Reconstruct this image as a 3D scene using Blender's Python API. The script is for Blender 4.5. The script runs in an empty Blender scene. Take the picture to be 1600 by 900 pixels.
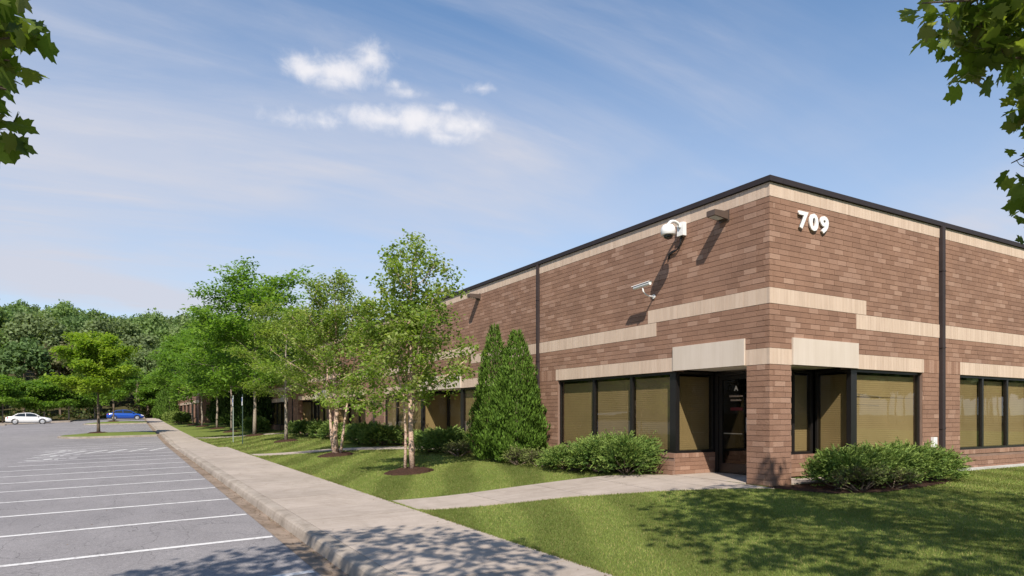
import bpy, math, random
import numpy as np
from mathutils import Vector

# ------------------------------------------------------------------ camera, sky, sun, exposure
sc = bpy.context.scene
COL = sc.collection
EYE = 1.85
YAW = math.radians(30.2)
FWD = (math.sin(YAW), math.cos(YAW)); RGT = (math.cos(YAW), -math.sin(YAW))
cam_d = bpy.data.cameras.new('camera'); cam = bpy.data.objects.new('camera', cam_d); COL.objects.link(cam)
cam.location = (0, 0, EYE); cam.rotation_euler = (math.radians(90), 0, -YAW)
cam_d.sensor_width = 36; cam_d.lens = 36 * 1030 / 1600; cam_d.shift_y = (647 - 450) / 1600
cam_d.clip_start = 0.05; cam_d.clip_end = 4000
sc.camera = cam

SUN_FROM = Vector((-0.50, -0.84, 1.0)).normalized()
sun_d = bpy.data.lights.new('sun', 'SUN'); sun_o = bpy.data.objects.new('sun', sun_d); COL.objects.link(sun_o)
sun_d.energy = 4.3; sun_d.angle = math.radians(0.53); sun_d.color = (1.0, 0.91, 0.79)
sun_o.rotation_euler = SUN_FROM.to_track_quat('Z', 'Y').to_euler(); sun_o.location = (-20, -30, 40)

world = bpy.data.worlds.new('World'); sc.world = world; world.use_nodes = True

def build_world():
    nt = world.node_tree; N = nt.nodes; L = nt.links; N.clear()
    out = N.new('ShaderNodeOutputWorld'); bg = N.new('ShaderNodeBackground')
    bg.inputs['Strength'].default_value = 0.115
    sky = N.new('ShaderNodeTexSky'); sky.sky_type = 'NISHITA'; sky.sun_disc = False
    sky.sun_elevation = math.asin(SUN_FROM.z); sky.sun_rotation = math.atan2(SUN_FROM.x, SUN_FROM.y)
    sky.air_density = 1.0; sky.dust_density = 0.3; sky.ozone_density = 1.1
    def m(op, a, b=None, c=None, clamp=False):
        n = N.new('ShaderNodeMath'); n.operation = op; n.use_clamp = clamp
        for i, v in enumerate((a, b, c)):
            if v is None: continue
            if isinstance(v, (int, float)): n.inputs[i].default_value = v
            else: L.new(v, n.inputs[i])
        return n.outputs[0]
    def sstep(v, lo, hi):
        n = N.new('ShaderNodeMapRange'); n.interpolation_type = 'SMOOTHSTEP'
        L.new(v, n.inputs[0]); n.inputs[1].default_value = lo; n.inputs[2].default_value = hi
        return n.outputs[0]
    def noise(vec, scale, detail, rough, dist=0.0):
        n = N.new('ShaderNodeTexNoise'); L.new(vec, n.inputs['Vector'])
        n.inputs['Scale'].default_value = scale; n.inputs['Detail'].default_value = detail
        n.inputs['Roughness'].default_value = rough; n.inputs['Distortion'].default_value = dist
        return n.outputs['Fac']
    def mixc(f, a, b):
        n = N.new('ShaderNodeMix'); n.data_type = 'RGBA'; L.new(f, n.inputs[0]); L.new(a, n.inputs[6])
        if isinstance(b, tuple): n.inputs[7].default_value = b
        else: L.new(b, n.inputs[7])
        return n.outputs[2]
    tc = N.new('ShaderNodeTexCoord'); sep = N.new('ShaderNodeSeparateXYZ'); L.new(tc.outputs['Generated'], sep.inputs[0])
    x, y, z = sep.outputs
    zc = m('MAXIMUM', z, 0.0)
    az = m('ARCTAN2', x, y); el = m('ARCSINE', zc)
    # high thin cloud sheet, seen in perspective
    den = m('ADD', zc, 0.16)
    comb = N.new('ShaderNodeCombineXYZ'); L.new(m('DIVIDE', x, den), comb.inputs[0]); L.new(m('DIVIDE', y, den), comb.inputs[1])
    def mapped(rot, scl, loc):
        q = N.new('ShaderNodeMapping'); L.new(comb.outputs[0], q.inputs[0]); q.inputs['Rotation'].default_value = (0, 0, rot); q.inputs['Scale'].default_value = scl; q.inputs['Location'].default_value = loc
        return q.outputs[0]
    n1 = noise(mapped(0.55, (0.5, 1.7, 1), (3.1, 0.7, 0)), 0.9, 10, 0.60, 0.9)
    n3 = noise(mapped(0.30, (0.8, 3.4, 1), (1.3, 4.2, 0)), 1.5, 8, 0.62, 0.6)
    n2 = noise(mapped(0.0, (1, 1, 1), (5.3, 1.9, 0)), 0.42, 5, 0.55, 0.5)
    cir = m('MULTIPLY', m('ADD', m('MULTIPLY', sstep(n1, 0.36, 0.74), 0.75), m('MULTIPLY', sstep(n3, 0.42, 0.78), 0.45)), m('ADD', m('MULTIPLY', sstep(n2, 0.34, 0.66), 0.78), 0.14))
    haze = sstep(zc, 0.60, 0.10)
    veil = m('ADD', m('MULTIPLY', haze, m('ADD', 0.48, m('MULTIPLY', sstep(n2, 0.30, 0.62), 0.40))), m('MULTIPLY', cir, 0.62), clamp=True)
    tn = N.new('ShaderNodeMix'); tn.data_type = 'RGBA'; tn.blend_type = 'MULTIPLY'; tn.inputs[0].default_value = 1.0
    L.new(sky.outputs[0], tn.inputs[6]); tn.inputs[7].default_value = (0.66, 0.85, 0.96, 1)
    base = mixc(m('MULTIPLY', veil, 0.95), tn.outputs[2], (3.62, 3.72, 4.22, 1))
    # a few small fair-weather cumulus
    cv = N.new('ShaderNodeCombineXYZ'); L.new(az, cv.inputs[0]); L.new(m('MULTIPLY', el, 1.15), cv.inputs[1])
    nb = noise(cv.outputs[0], 26.0, 10, 0.62, 0.25)
    ns = noise(cv.outputs[0], 70.0, 6, 0.6, 0.2)
    def ang(px, py):
        t = (px - 800) / 1030; v = (647 - py) / 1030
        d = Vector((RGT[0] * t + FWD[0], RGT[1] * t + FWD[1], v)).normalized()
        return math.atan2(d.x, d.y), math.asin(d.z)
    best = None
    blobs = [(482, 108, 44, 22, .92), (530, 112, 60, 26, 1.0), (580, 92, 34, 28, .95), (520, 126, 34, 16, .7),
             (600, 186, 66, 19, .95), (655, 188, 70, 24, 1.0), (715, 197, 52, 22, 1.0), (742, 196, 30, 17, .9), (700, 214, 40, 11, .7),
             (640, 145, 30, 10, .55), (620, 132, 14, 8, .45), (755, 138, 24, 9, .6), (693, 168, 24, 9, .6), (500, 190, 60, 12, .42), (450, 186, 50, 12, .36)]
    for (px, py, wx, wy, amp) in blobs:
        a0, e0 = ang(px, py); a1, _ = ang(px + wx, py); _, e1 = ang(px, py - wy)
        da = m('DIVIDE', m('SUBTRACT', az, a0), abs(a1 - a0)); de = m('DIVIDE', m('SUBTRACT', el, e0), abs(e1 - e0))
        r = m('SQRT', m('ADD', m('MULTIPLY', da, da), m('MULTIPLY', de, de)))
        v = m('MULTIPLY', m('SUBTRACT', 1.28, r), amp)
        best = v if best is None else m('SMOOTH_MAX', best, v, 0.15)
    dens = m('ADD', m('ADD', best, m('MULTIPLY', m('SUBTRACT', nb, 0.5), 1.9)), m('MULTIPLY', m('SUBTRACT', ns, 0.5), 0.40))
    alpha = m('MULTIPLY', sstep(dens, -0.10, 1.30), 0.90)
    col = mixc(alpha, base, (5.2, 5.1, 5.25, 1))
    L.new(col, bg.inputs['Color']); L.new(bg.outputs[0], out.inputs['Surface'])
build_world()

sc.view_settings.view_transform = 'Standard'; sc.view_settings.look = 'None'
sc.view_settings.exposure = 0.65; sc.view_settings.gamma = 1.0; sc.view_settings.use_curve_mapping = False
sc.render.engine = 'CYCLES'
sc.cycles.use_denoising = True
sc.cycles.max_bounces = 8; sc.cycles.diffuse_bounces = 3; sc.cycles.glossy_bounces = 3
sc.cycles.transmission_bounces = 4; sc.cycles.transparent_max_bounces = 12

# ------------------------------------------------------------------ materials
MATS = {}
class NT:
    """small helper round one material's node tree"""
    def __init__(s, name):
        s.mat = bpy.data.materials.new(name); s.mat.use_nodes = True
        s.t = s.mat.node_tree; s.t.nodes.clear()
        s.out = s.t.nodes.new('ShaderNodeOutputMaterial')
    def n(s, typ, **kw):
        o = s.t.nodes.new(typ)
        for k, v in kw.items(): setattr(o, k, v)
        return o
    def l(s, a, b): s.t.links.new(a, b)
    def val(s, sock, v):
        if v is None: return
        if isinstance(v, (int, float, tuple, list)): sock.default_value = v
        else: s.l(v, sock)
    def math(s, op, a, b=None, clamp=False):
        o = s.n('ShaderNodeMath', operation=op, use_clamp=clamp); s.val(o.inputs[0], a)
        if b is not None: s.val(o.inputs[1], b)
        return o.outputs[0]
    def coords(s, kind='Object'):
        return s.n('ShaderNodeTexCoord').outputs[kind]
    def pos(s): return s.n('ShaderNodeNewGeometry').outputs['Position']
    def scaled(s, vec, scl, rot=(0, 0, 0)):
        o = s.n('ShaderNodeMapping'); s.l(vec, o.inputs[0]); o.inputs['Scale'].default_value = scl; o.inputs['Rotation'].default_value = rot
        return o.outputs[0]
    def noise(s, vec, scale, detail=4, rough=0.55, dist=0.0):
        o = s.n('ShaderNodeTexNoise'); s.l(vec, o.inputs['Vector']); o.inputs['Scale'].default_value = scale
        o.inputs['Detail'].default_value = detail; o.inputs['Roughness'].default_value = rough; o.inputs['Distortion'].default_value = dist
        return o.outputs['Fac']
    def ramp(s, f, stops):
        o = s.n('ShaderNodeValToRGB'); s.l(f, o.inputs[0]); e = o.color_ramp.elements
        while len(e) < len(stops): e.new(0.5)
        for k, (p, c) in enumerate(stops): e[k].position = p; e[k].color = (*c, 1) if len(c) == 3 else c
        return o.outputs[0]
    def mix(s, f, a, b, blend='MIX'):
        o = s.n('ShaderNodeMix', data_type='RGBA', blend_type=blend)
        s.val(o.inputs[0], f)
        for k, v in ((6, a), (7, b)):
            if isinstance(v, tuple): o.inputs[k].default_value = (*v, 1) if len(v) == 3 else v
            else: s.l(v, o.inputs[k])
        return o.outputs[2]
    def bump(s, h, strength=0.3, dist=0.01):
        o = s.n('ShaderNodeBump'); s.l(h, o.inputs['Height']); o.inputs['Strength'].default_value = strength; o.inputs['Distance'].default_value = dist
        return o.outputs[0]
    def principled(s, col, rough=0.7, normal=None, metal=0.0, spec=0.4, coat=0.0):
        p = s.n('ShaderNodeBsdfPrincipled')
        if isinstance(col, tuple): p.inputs['Base Color'].default_value = (*col, 1)
        else: s.l(col, p.inputs['Base Color'])
        s.val(p.inputs['Roughness'], rough); p.inputs['Metallic'].default_value = metal
        p.inputs['Specular IOR Level'].default_value = spec; p.inputs['Coat Weight'].default_value = coat
        if normal is not None: s.l(normal, p.inputs['Normal'])
        s.l(p.outputs[0], s.out.inputs['Surface']); return p
def reg(name, fn):
    k = NT(name); fn(k); MATS[name] = k.mat
def plain(name, col, rough=0.6, metal=0.0, spec=0.4, var=0.12, scale=3.0, coat=0.0):
    def f(k):
        nz = k.noise(k.pos(), scale, 6, 0.6)
        d = tuple(c * (1 - var) for c in col); b = tuple(min(1, c * (1 + var)) for c in col)
        k.principled(k.ramp(nz, [(0.3, d), (0.7, b)]), rough, k.bump(k.noise(k.pos(), scale * 14, 3), 0.12, 0.004), metal, spec, coat)
    reg(name, f)

BR = [(0.0, (0.230, 0.133, 0.092)), (0.3, (0.258, 0.151, 0.105)), (0.66, (0.274, 0.162, 0.113)), (0.84, (0.300, 0.181, 0.129)), (1.0, (0.360, 0.230, 0.169))]
def brick_mat(single):
    def f(k):
        r = k.n('ShaderNodeObjectInfo').outputs['Random'] if single else k.n('ShaderNodeNewGeometry').outputs['Random Per Island']
        c = k.ramp(r, BR)
        p = k.pos()
        # long weathering patches plus split-face grain
        big = k.noise(p, 0.9, 5, 0.6); fine = k.noise(p, 60, 4, 0.7)
        c = k.mix(1.0, c, k.ramp(big, [(0.25, (0.82, 0.82, 0.84)), (0.75, (1.12, 1.1, 1.08))]), 'MULTIPLY')
        c = k.mix(1.0, c, k.ramp(fine, [(0.2, (0.8, 0.8, 0.8)), (0.8, (1.18, 1.18, 1.18))]), 'MULTIPLY')
        k.principled(c, 0.92, k.bump(k.noise(p, 34, 6, 0.7), 0.55, 0.012), spec=0.2)
    return f
reg('brick', brick_mat(True)); reg('brickwork', brick_mat(False))
def far_brick(k):
    p = k.pos(); sep = k.n('ShaderNodeSeparateXYZ'); k.l(p, sep.inputs[0])
    cmb = k.n('ShaderNodeCombineXYZ'); k.l(k.math('ADD', sep.outputs[0], sep.outputs[1]), cmb.inputs[0]); k.l(sep.outputs[2], cmb.inputs[1])
    b = k.n('ShaderNodeTexBrick'); k.l(cmb.outputs[0], b.inputs['Vector'])
    b.inputs['Color1'].default_value = (0.21, 0.112, 0.08, 1); b.inputs['Color2'].default_value = (0.32, 0.185, 0.13, 1); b.inputs['Mortar'].default_value = (0.19, 0.125, 0.095, 1)
    b.inputs['Scale'].default_value = 1.0; b.inputs['Brick Width'].default_value = 0.315; b.inputs['Row Height'].default_value = 0.106; b.inputs['Mortar Size'].default_value = 0.006
    k.principled(b.outputs[0], 0.92, k.bump(k.noise(p, 30, 5), 0.4, 0.01), spec=0.2)
reg('brick_far', far_brick)
plain('mortar', (0.225, 0.152, 0.120), 0.95, spec=0.1)
def cream(k):
    r = k.n('ShaderNodeNewGeometry').outputs['Random Per Island']; p = k.pos()
    c = k.ramp(r, [(0.0, (0.525, 0.405, 0.320)), (0.5, (0.555, 0.432, 0.342)), (1.0, (0.585, 0.460, 0.368))])
    streak = k.noise(k.scaled(p, (9, 9, 0.9)), 1.4, 5, 0.6)
    c = k.mix(1.0, c, k.ramp(streak, [(0.25, (0.86, 0.85, 0.83)), (0.7, (1.05, 1.05, 1.05))]), 'MULTIPLY')
    k.principled(c, 0.9, k.bump(k.noise(p, 45, 5), 0.35, 0.008), spec=0.2)
reg('cream', cream)
plain('cream_joint', (0.47, 0.365, 0.29), 0.95)
plain('coping', (0.030, 0.024, 0.026), 0.65, spec=0.25)
plain('downpipe', (0.040, 0.030, 0.030), 0.65, spec=0.25)
def fascia_m(k):
    p = k.pos(); st = k.noise(k.scaled(p, (7, 7, 0.5)), 1.0, 6, 0.65); bg_ = k.noise(p, 0.9, 4)
    c = k.mix(1.0, k.ramp(bg_, [(0.3, (0.555, 0.48, 0.41)), (0.7, (0.60, 0.52, 0.45))]), k.ramp(st, [(0.28, (0.90, 0.885, 0.86)), (0.6, (1.0, 1.0, 1.0))]), 'MULTIPLY')
    k.principled(c, 0.7, k.bump(k.noise(p, 30, 3), 0.1, 0.003), spec=0.3)
reg('fascia', fascia_m)
plain('soffit', (0.74, 0.68, 0.58), 0.8, var=0.05)
plain('black_frame', (0.012, 0.011, 0.011), 0.35, spec=0.5)
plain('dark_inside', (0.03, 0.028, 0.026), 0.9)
plain('roof_gravel', (0.28, 0.27, 0.25), 0.95, scale=20)
plain('white_paint', (0.78, 0.77, 0.75), 0.45, var=0.04)
plain('white_plastic', (0.74, 0.74, 0.73), 0.35, var=0.03)
plain('bronze', (0.085, 0.06, 0.048), 0.5)
plain('black_rubber', (0.015, 0.015, 0.016), 0.6)
plain('steel', (0.5, 0.5, 0.5), 0.35, metal=0.9)
plain('post_green', (0.035, 0.06, 0.05), 0.55)
plain('post_galv', (0.25, 0.30, 0.27), 0.55)
plain('sign_face', (0.62, 0.62, 0.62), 0.5)
plain('sign_blue', (0.03, 0.10, 0.35), 0.5)
plain('red_strip', (0.09, 0.008, 0.01), 0.6)
def blind(k):
    p = k.pos()
    c = k.ramp(k.noise(p, 1.6, 3), [(0.3, (0.47, 0.395, 0.245)), (0.7, (0.54, 0.455, 0.285))])
    c = k.mix(1.0, c, k.ramp(k.n('ShaderNodeObjectInfo').outputs['Random'], [(0, (0.86, 0.86, 0.85)), (1, (1.06, 1.06, 1.06))]), 'MULTIPLY')
    k.principled(c, 0.6, spec=0.3)
reg('blind', blind)
def glass(k):
    tr = k.n('ShaderNodeBsdfTransparent'); tr.inputs['Color'].default_value = (0.66, 0.62, 0.53, 1)
    gl = k.n('ShaderNodeBsdfGlossy'); gl.inputs['Roughness'].default_value = 0.015; gl.inputs['Color'].default_value = (0.9, 0.9, 0.9, 1)
    wob = k.bump(k.noise(k.pos(), 0.9, 2, 0.4), 0.05, 0.03); k.l(wob, gl.inputs['Normal'])
    fr = k.n('ShaderNodeLayerWeight'); fr.inputs['Blend'].default_value = 0.5
    mx = k.n('ShaderNodeMixShader'); k.l(k.math('ADD', k.math('MULTIPLY', k.math('POWER', fr.outputs['Facing'], 4.0), 0.80), 0.06, True), mx.inputs[0])
    k.l(tr.outputs[0], mx.inputs[1]); k.l(gl.outputs[0], mx.inputs[2]); k.l(mx.outputs[0], k.out.inputs['Surface'])
reg('glass', glass)
def asphalt(k):
    p = k.pos()
    big = k.noise(p, 0.16, 6, 0.6, 0.4); mid = k.noise(k.scaled(p, (1.4, 0.5, 1)), 1.1, 6, 0.65); grit = k.noise(p, 55, 3, 0.8); grit2 = k.noise(p, 170, 2, 0.8)
    c = k.ramp(big, [(0.3, (0.190, 0.180, 0.186)), (0.7, (0.245, 0.232, 0.236))])
    c = k.mix(1.0, c, k.ramp(mid, [(0.3, (0.9, 0.9, 0.9)), (0.7, (1.08, 1.08, 1.08))]), 'MULTIPLY')
    c = k.mix(1.0, c, k.ramp(grit, [(0.25, (0.62, 0.62, 0.63)), (0.5, (1.0, 1.0, 1.0)), (0.75, (1.42, 1.4, 1.38))]), 'MULTIPLY')
    c = k.mix(1.0, c, k.ramp(k.noise(p, 24, 4, 0.8), [(0.3, (0.78, 0.78, 0.79)), (0.7, (1.2, 1.2, 1.19))]), 'MULTIPLY')
    c = k.mix(1.0, c, k.ramp(grit2, [(0.3, (0.7, 0.7, 0.7)), (0.7, (1.3, 1.3, 1.3))]), 'MULTIPLY')
    vor = k.n('ShaderNodeTexVoronoi', feature='DISTANCE_TO_EDGE'); k.l(k.scaled(p, (0.22, 0.16, 1)), vor.inputs['Vector'])
    wob = k.n('ShaderNodeVectorMath', operation='ADD'); nz = k.n('ShaderNodeTexNoise'); k.l(k.scaled(p, (0.22, 0.16, 1)), nz.inputs['Vector']); nz.inputs['Scale'].default_value = 5.0; nz.inputs['Detail'].default_value = 6
    k.l(k.scaled(p, (0.22, 0.16, 1)), wob.inputs[0]); sc_ = k.n('ShaderNodeVectorMath', operation='SCALE'); k.l(nz.outputs['Color'], sc_.inputs[0]); sc_.inputs['Scale'].default_value = 0.22; k.l(sc_.outputs[0], wob.inputs[1]); k.l(wob.outputs[0], vor.inputs['Vector'])
    c = k.mix(k.ramp(vor.outputs['Distance'], [(0.0, (0.75, 0.75, 0.75)), (0.006, (0, 0, 0))]), c, (0.05, 0.048, 0.048))
    oil = k.noise(k.scaled(p, (0.9, 1.3, 1)), 0.8, 4, 0.6, 0.8)
    c = k.mix(k.ramp(oil, [(0.66, (0, 0, 0)), (0.78, (0.45, 0.45, 0.45))]), c, (0.085, 0.08, 0.08))
    k.principled(c, 0.9, k.bump(grit, 0.6, 0.008), spec=0.25)
reg('asphalt', asphalt)
def concrete(name, a, b, stain=0.25):
    def f(k):
        p = k.pos(); big = k.noise(p, 0.55, 6, 0.62, 0.3); fine = k.noise(p, 38, 5, 0.7); st = k.noise(k.scaled(p, (1.6, 1.0, 1)), 1.7, 7, 0.7, 0.6)
        rnd = k.n('ShaderNodeObjectInfo').outputs['Random']
        c = k.ramp(big, [(0.3, a), (0.72, b)])
        c = k.mix(1.0, c, k.ramp(rnd, [(0, (0.93, 0.93, 0.93)), (1, (1.05, 1.045, 1.04))]), 'MULTIPLY')
        c = k.mix(1.0, c, k.ramp(st, [(0.30, (1 - stain, 1 - stain * 1.05, 1 - stain * 1.15)), (0.55, (1, 1, 1))]), 'MULTIPLY')
        c = k.mix(1.0, c, k.ramp(fine, [(0.25, (0.86, 0.86, 0.86)), (0.75, (1.1, 1.1, 1.1))]), 'MULTIPLY')
        brm = k.noise(k.scaled(p, (0.5, 7.0, 1)), 1.0, 6, 0.65, 0.5)
        c = k.mix(1.0, c, k.ramp(brm, [(0.3, (0.88, 0.87, 0.86)), (0.65, (1.05, 1.05, 1.05))]), 'MULTIPLY')
        k.principled(c, 0.9, k.bump(fine, 0.25, 0.004), spec=0.25)
    reg(name, f)
concrete('concrete', (0.345, 0.295, 0.255), (0.42, 0.362, 0.318), 0.17)
concrete('kerb_concrete', (0.30, 0.258, 0.22), (0.40, 0.35, 0.305), 0.35)
concrete('gutter', (0.20, 0.145, 0.105), (0.34, 0.27, 0.215), 0.55)
concrete('footing', (0.48, 0.47, 0.45), (0.55, 0.54, 0.52), 0.2)
def line_paint(k):
    p = k.pos(); w = k.noise(p, 14, 7, 0.75, 0.4); w2 = k.noise(p, 0.8, 3)
    f = k.math('ADD', w, k.math('MULTIPLY', w2, 0.25))
    k.principled(k.ramp(f, [(0.44, (0.24, 0.23, 0.235)), (0.60, (0.60, 0.59, 0.585))]), 0.8)
reg('line_paint', line_paint)
def soil(name, a, b, sc_=30):
    def f(k):
        p = k.pos(); n = k.noise(p, sc_, 7, 0.75); k.principled(k.ramp(n, [(0.3, a), (0.7, b)]), 0.95, k.bump(n, 0.9, 0.03), spec=0.1)
    reg(name, f)
soil('mulch', (0.018, 0.010, 0.007), (0.085, 0.046, 0.033), 38)
soil('forest_floor', (0.035, 0.035, 0.018), (0.10, 0.09, 0.04), 2)
def lawn_mat(k):
    p = k.pos(); n = k.noise(p, 0.6, 6, 0.65); g = k.noise(p, 24, 6, 0.75)
    c = k.ramp(n, [(0.3, (0.130, 0.172, 0.038)), (0.7, (0.170, 0.205, 0.052))])
    c = k.mix(1.0, c, k.ramp(g, [(0.25, (0.5, 0.52, 0.5)), (0.75, (1.3, 1.28, 1.2))]), 'MULTIPLY')
    k.principled(c, 0.9, k.bump(g, 1.0, 0.03), spec=0.15)
reg('lawn', lawn_mat)
def leafy(name, trans=0.35, rough=0.55, gloss=0.25):
    def f(k):
        a = k.n('ShaderNodeAttribute', attribute_name='tint')
        p = k.n('ShaderNodeBsdfPrincipled'); k.l(a.outputs['Color'], p.inputs['Base Color']); p.inputs['Roughness'].default_value = rough
        p.inputs['Specular IOR Level'].default_value = gloss
        t = k.n('ShaderNodeBsdfTranslucent'); k.l(k.mix(1.0, a.outputs['Color'], (1.5, 1.55, 0.7), 'MULTIPLY'), t.inputs['Color'])
        mx = k.n('ShaderNodeMixShader'); mx.inputs[0].default_value = trans
        k.l(p.outputs[0], mx.inputs[1]); k.l(t.outputs[0], mx.inputs[2]); k.l(mx.outputs[0], k.out.inputs['Surface'])
    reg(name, f)
leafy('leaf', 0.50); leafy('needle', 0.12, 0.6, 0.2); leafy('grass', 0.30, 0.6, 0.2); leafy('forest_leaf', 0.36, 0.6, 0.2)
def bark(name, a, b, scl, mark=None):
    def f(k):
        p = k.coords('Object'); n = k.noise(k.scaled(p, scl), 6, 7, 0.7, 0.5)
        c = k.ramp(n, [(0.3, a), (0.7, b)])
        if mark:
            mk = k.noise(k.scaled(p, (3, 3, 9)), 2.6, 4, 0.65, 1.0); c = k.mix(k.ramp(mk, [(0.53, (0, 0, 0)), (0.62, (1, 1, 1))]), c, mark)
        k.principled(c, 0.85, k.bump(n, 0.8, 0.03), spec=0.2)
    reg(name, f)
bark('birch_bark', (0.40, 0.27, 0.20), (0.66, 0.50, 0.40), (2, 2, 5), (0.20, 0.115, 0.085))
bark('grey_bark', (0.20, 0.165, 0.13), (0.40, 0.34, 0.28), (5, 5, 1.5), (0.13, 0.105, 0.085))
bark('brown_bark', (0.10, 0.075, 0.055), (0.20, 0.155, 0.12), (6, 6, 1.2))
def paint(name, c):
    def f(k): k.principled(c, 0.25, spec=0.5, coat=0.8)
    reg(name, f)
paint('car_white', (0.72, 0.72, 0.72)); paint('car_blue', (0.006, 0.060, 0.34))
reg('car_glass', lambda k: k.principled((0.015, 0.02, 0.022), 0.06, spec=0.7))
reg('tyre', lambda k: k.principled((0.02, 0.02, 0.02), 0.85))
reg('rim', lambda k: k.principled((0.62, 0.62, 0.63), 0.3, metal=0.7))
reg('lamp_lens', lambda k: k.principled((0.65, 0.66, 0.68), 0.1, spec=0.7))
reg('tail_red', lambda k: k.principled((0.35, 0.01, 0.015), 0.15, spec=0.6))

# ------------------------------------------------------------------ mesh helpers
def tag(o, label=None, cat=None, group=None, kind=None):
    if label: o['label'] = label
    if cat: o['category'] = cat
    if group: o['group'] = group
    if kind: o['kind'] = kind
    return o
def empty(name, loc=(0, 0, 0), rz=0.0, **kw):
    o = bpy.data.objects.new(name, None); COL.objects.link(o); o.location = loc; o.rotation_euler = (0, 0, rz); o.empty_display_size = 0.2
    return tag(o, **kw)
def link(name, me, mat, parent=None, loc=(0, 0, 0), **kw):
    if mat is not None and not me.materials: me.materials.append(MATS[mat])
    o = bpy.data.objects.new(name, me); COL.objects.link(o); o.location = loc
    if parent is not None: o.parent = parent
    return tag(o, **kw)
class MB:
    def __init__(s): s.v = []; s.f = []; s.sm = []
    def box(s, x0, x1, y0, y1, z0, z1):
        b = len(s.v)
        s.v += [(x0, y0, z0), (x1, y0, z0), (x1, y1, z0), (x0, y1, z0), (x0, y0, z1), (x1, y0, z1), (x1, y1, z1), (x0, y1, z1)]
        s.f += [tuple(b + i for i in q) for q in ((0, 3, 2, 1), (4, 5, 6, 7), (0, 1, 5, 4), (1, 2, 6, 5), (2, 3, 7, 6), (3, 0, 4, 7))]
        return s
    def poly(s, pts):
        b = len(s.v); s.v += [tuple(p) for p in pts]; s.f.append(tuple(range(b, b + len(pts)))); return s
    def tube(s, pts, rad, n=8, cap=True):
        pts = [Vector(p) for p in pts]; b0 = len(s.v); up = Vector((0, 0, 1))
        for i, p in enumerate(pts):
            t = (pts[min(i + 1, len(pts) - 1)] - pts[max(i - 1, 0)])
            t = t.normalized() if t.length > 1e-9 else up
            a = t.cross(Vector((1, 0, 0)) if abs(t.x) < 0.7 else Vector((0, 1, 0))).normalized(); b = t.cross(a)
            r = rad[i] if isinstance(rad, (list, tuple)) else rad
            for k in range(n):
                th = 2 * math.pi * k / n; s.v.append(tuple(p + a * (math.cos(th) * r) + b * (math.sin(th) * r)))
        for i in range(len(pts) - 1):
            for k in range(n):
                k2 = (k + 1) % n; s.f.append((b0 + i * n + k, b0 + i * n + k2, b0 + (i + 1) * n + k2, b0 + (i + 1) * n + k))
        if cap:
            s.f.append(tuple(b0 + k for k in reversed(range(n)))); e = b0 + (len(pts) - 1) * n; s.f.append(tuple(e + k for k in range(n)))
        return s
    def prism(s, poly, z0, z1):
        b = len(s.v); n = len(poly)
        s.v += [(x, y, z0) for x, y in poly] + [(x, y, z1) for x, y in poly]
        s.f.append(tuple(reversed(range(b, b + n)))); s.f.append(tuple(range(b + n, b + 2 * n)))
        s.f += [(b + i, b + (i + 1) % n, b + n + (i + 1) % n, b + n + i) for i in range(n)]; return s
    def mesh(s, name, smooth=False):
        me = bpy.data.meshes.new(name); me.from_pydata(s.v, [], s.f); me.update()
        if smooth: me.shade_smooth()
        return me
    def build(s, name, mat, parent=None, smooth=False, loc=(0, 0, 0), **kw):
        return link(name, s.mesh(name, smooth), mat, parent, loc, **kw)
def grid(name, xs, ys, fz, mat, **kw):
    v = [(x, y, fz(x, y)) for y in ys for x in xs]; nx = len(xs)
    f = [(j * nx + i, j * nx + i + 1, (j + 1) * nx + i + 1, (j + 1) * nx + i) for j in range(len(ys) - 1) for i in range(nx - 1)]
    me = bpy.data.meshes.new(name); me.from_pydata(v, [], f); me.update(); me.shade_smooth()
    return link(name, me, mat, **kw)

# leaves: one template copied N times into one mesh, colour stored per vertex
KITE = (np.array([(0, 0, 0), (0.42, 0.5, 0.10), (1, 0, -0.05), (0.42, -0.5, 0.10)]), [(0, 1, 2, 3)])
BLADE = (np.array([(0, 0.5, 0), (0, -0.5, 0), (1, 0, 0)]), [(0, 1, 2)])
def maple_template():
    h = [(0.0, 0.0), (-0.03, 0.16), (0.05, 0.33), (0.10, 0.52), (0.20, 0.41), (0.27, 0.36), (0.41, 0.55), (0.47, 0.50), (0.62, 0.58), (0.60, 0.40), (0.61, 0.22), (0.76, 0.26), (0.82, 0.13), (1.0, 0.0)]
    pts = h + [(u, -v) for u, v in reversed(h[1:-1])]
    arr = [(u, v, 0.16 * abs(v) - 0.22 * max(0, u - 0.4) ** 2) for u, v in pts] + [(0.36, 0.0, 0.0)]
    n = len(pts); return np.array(arr), [(n, i, (i + 1) % n) for i in range(n)]
MAPLE = maple_template()
def unit(a): return a / np.maximum(np.linalg.norm(a, axis=1, keepdims=True), 1e-9)
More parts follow.
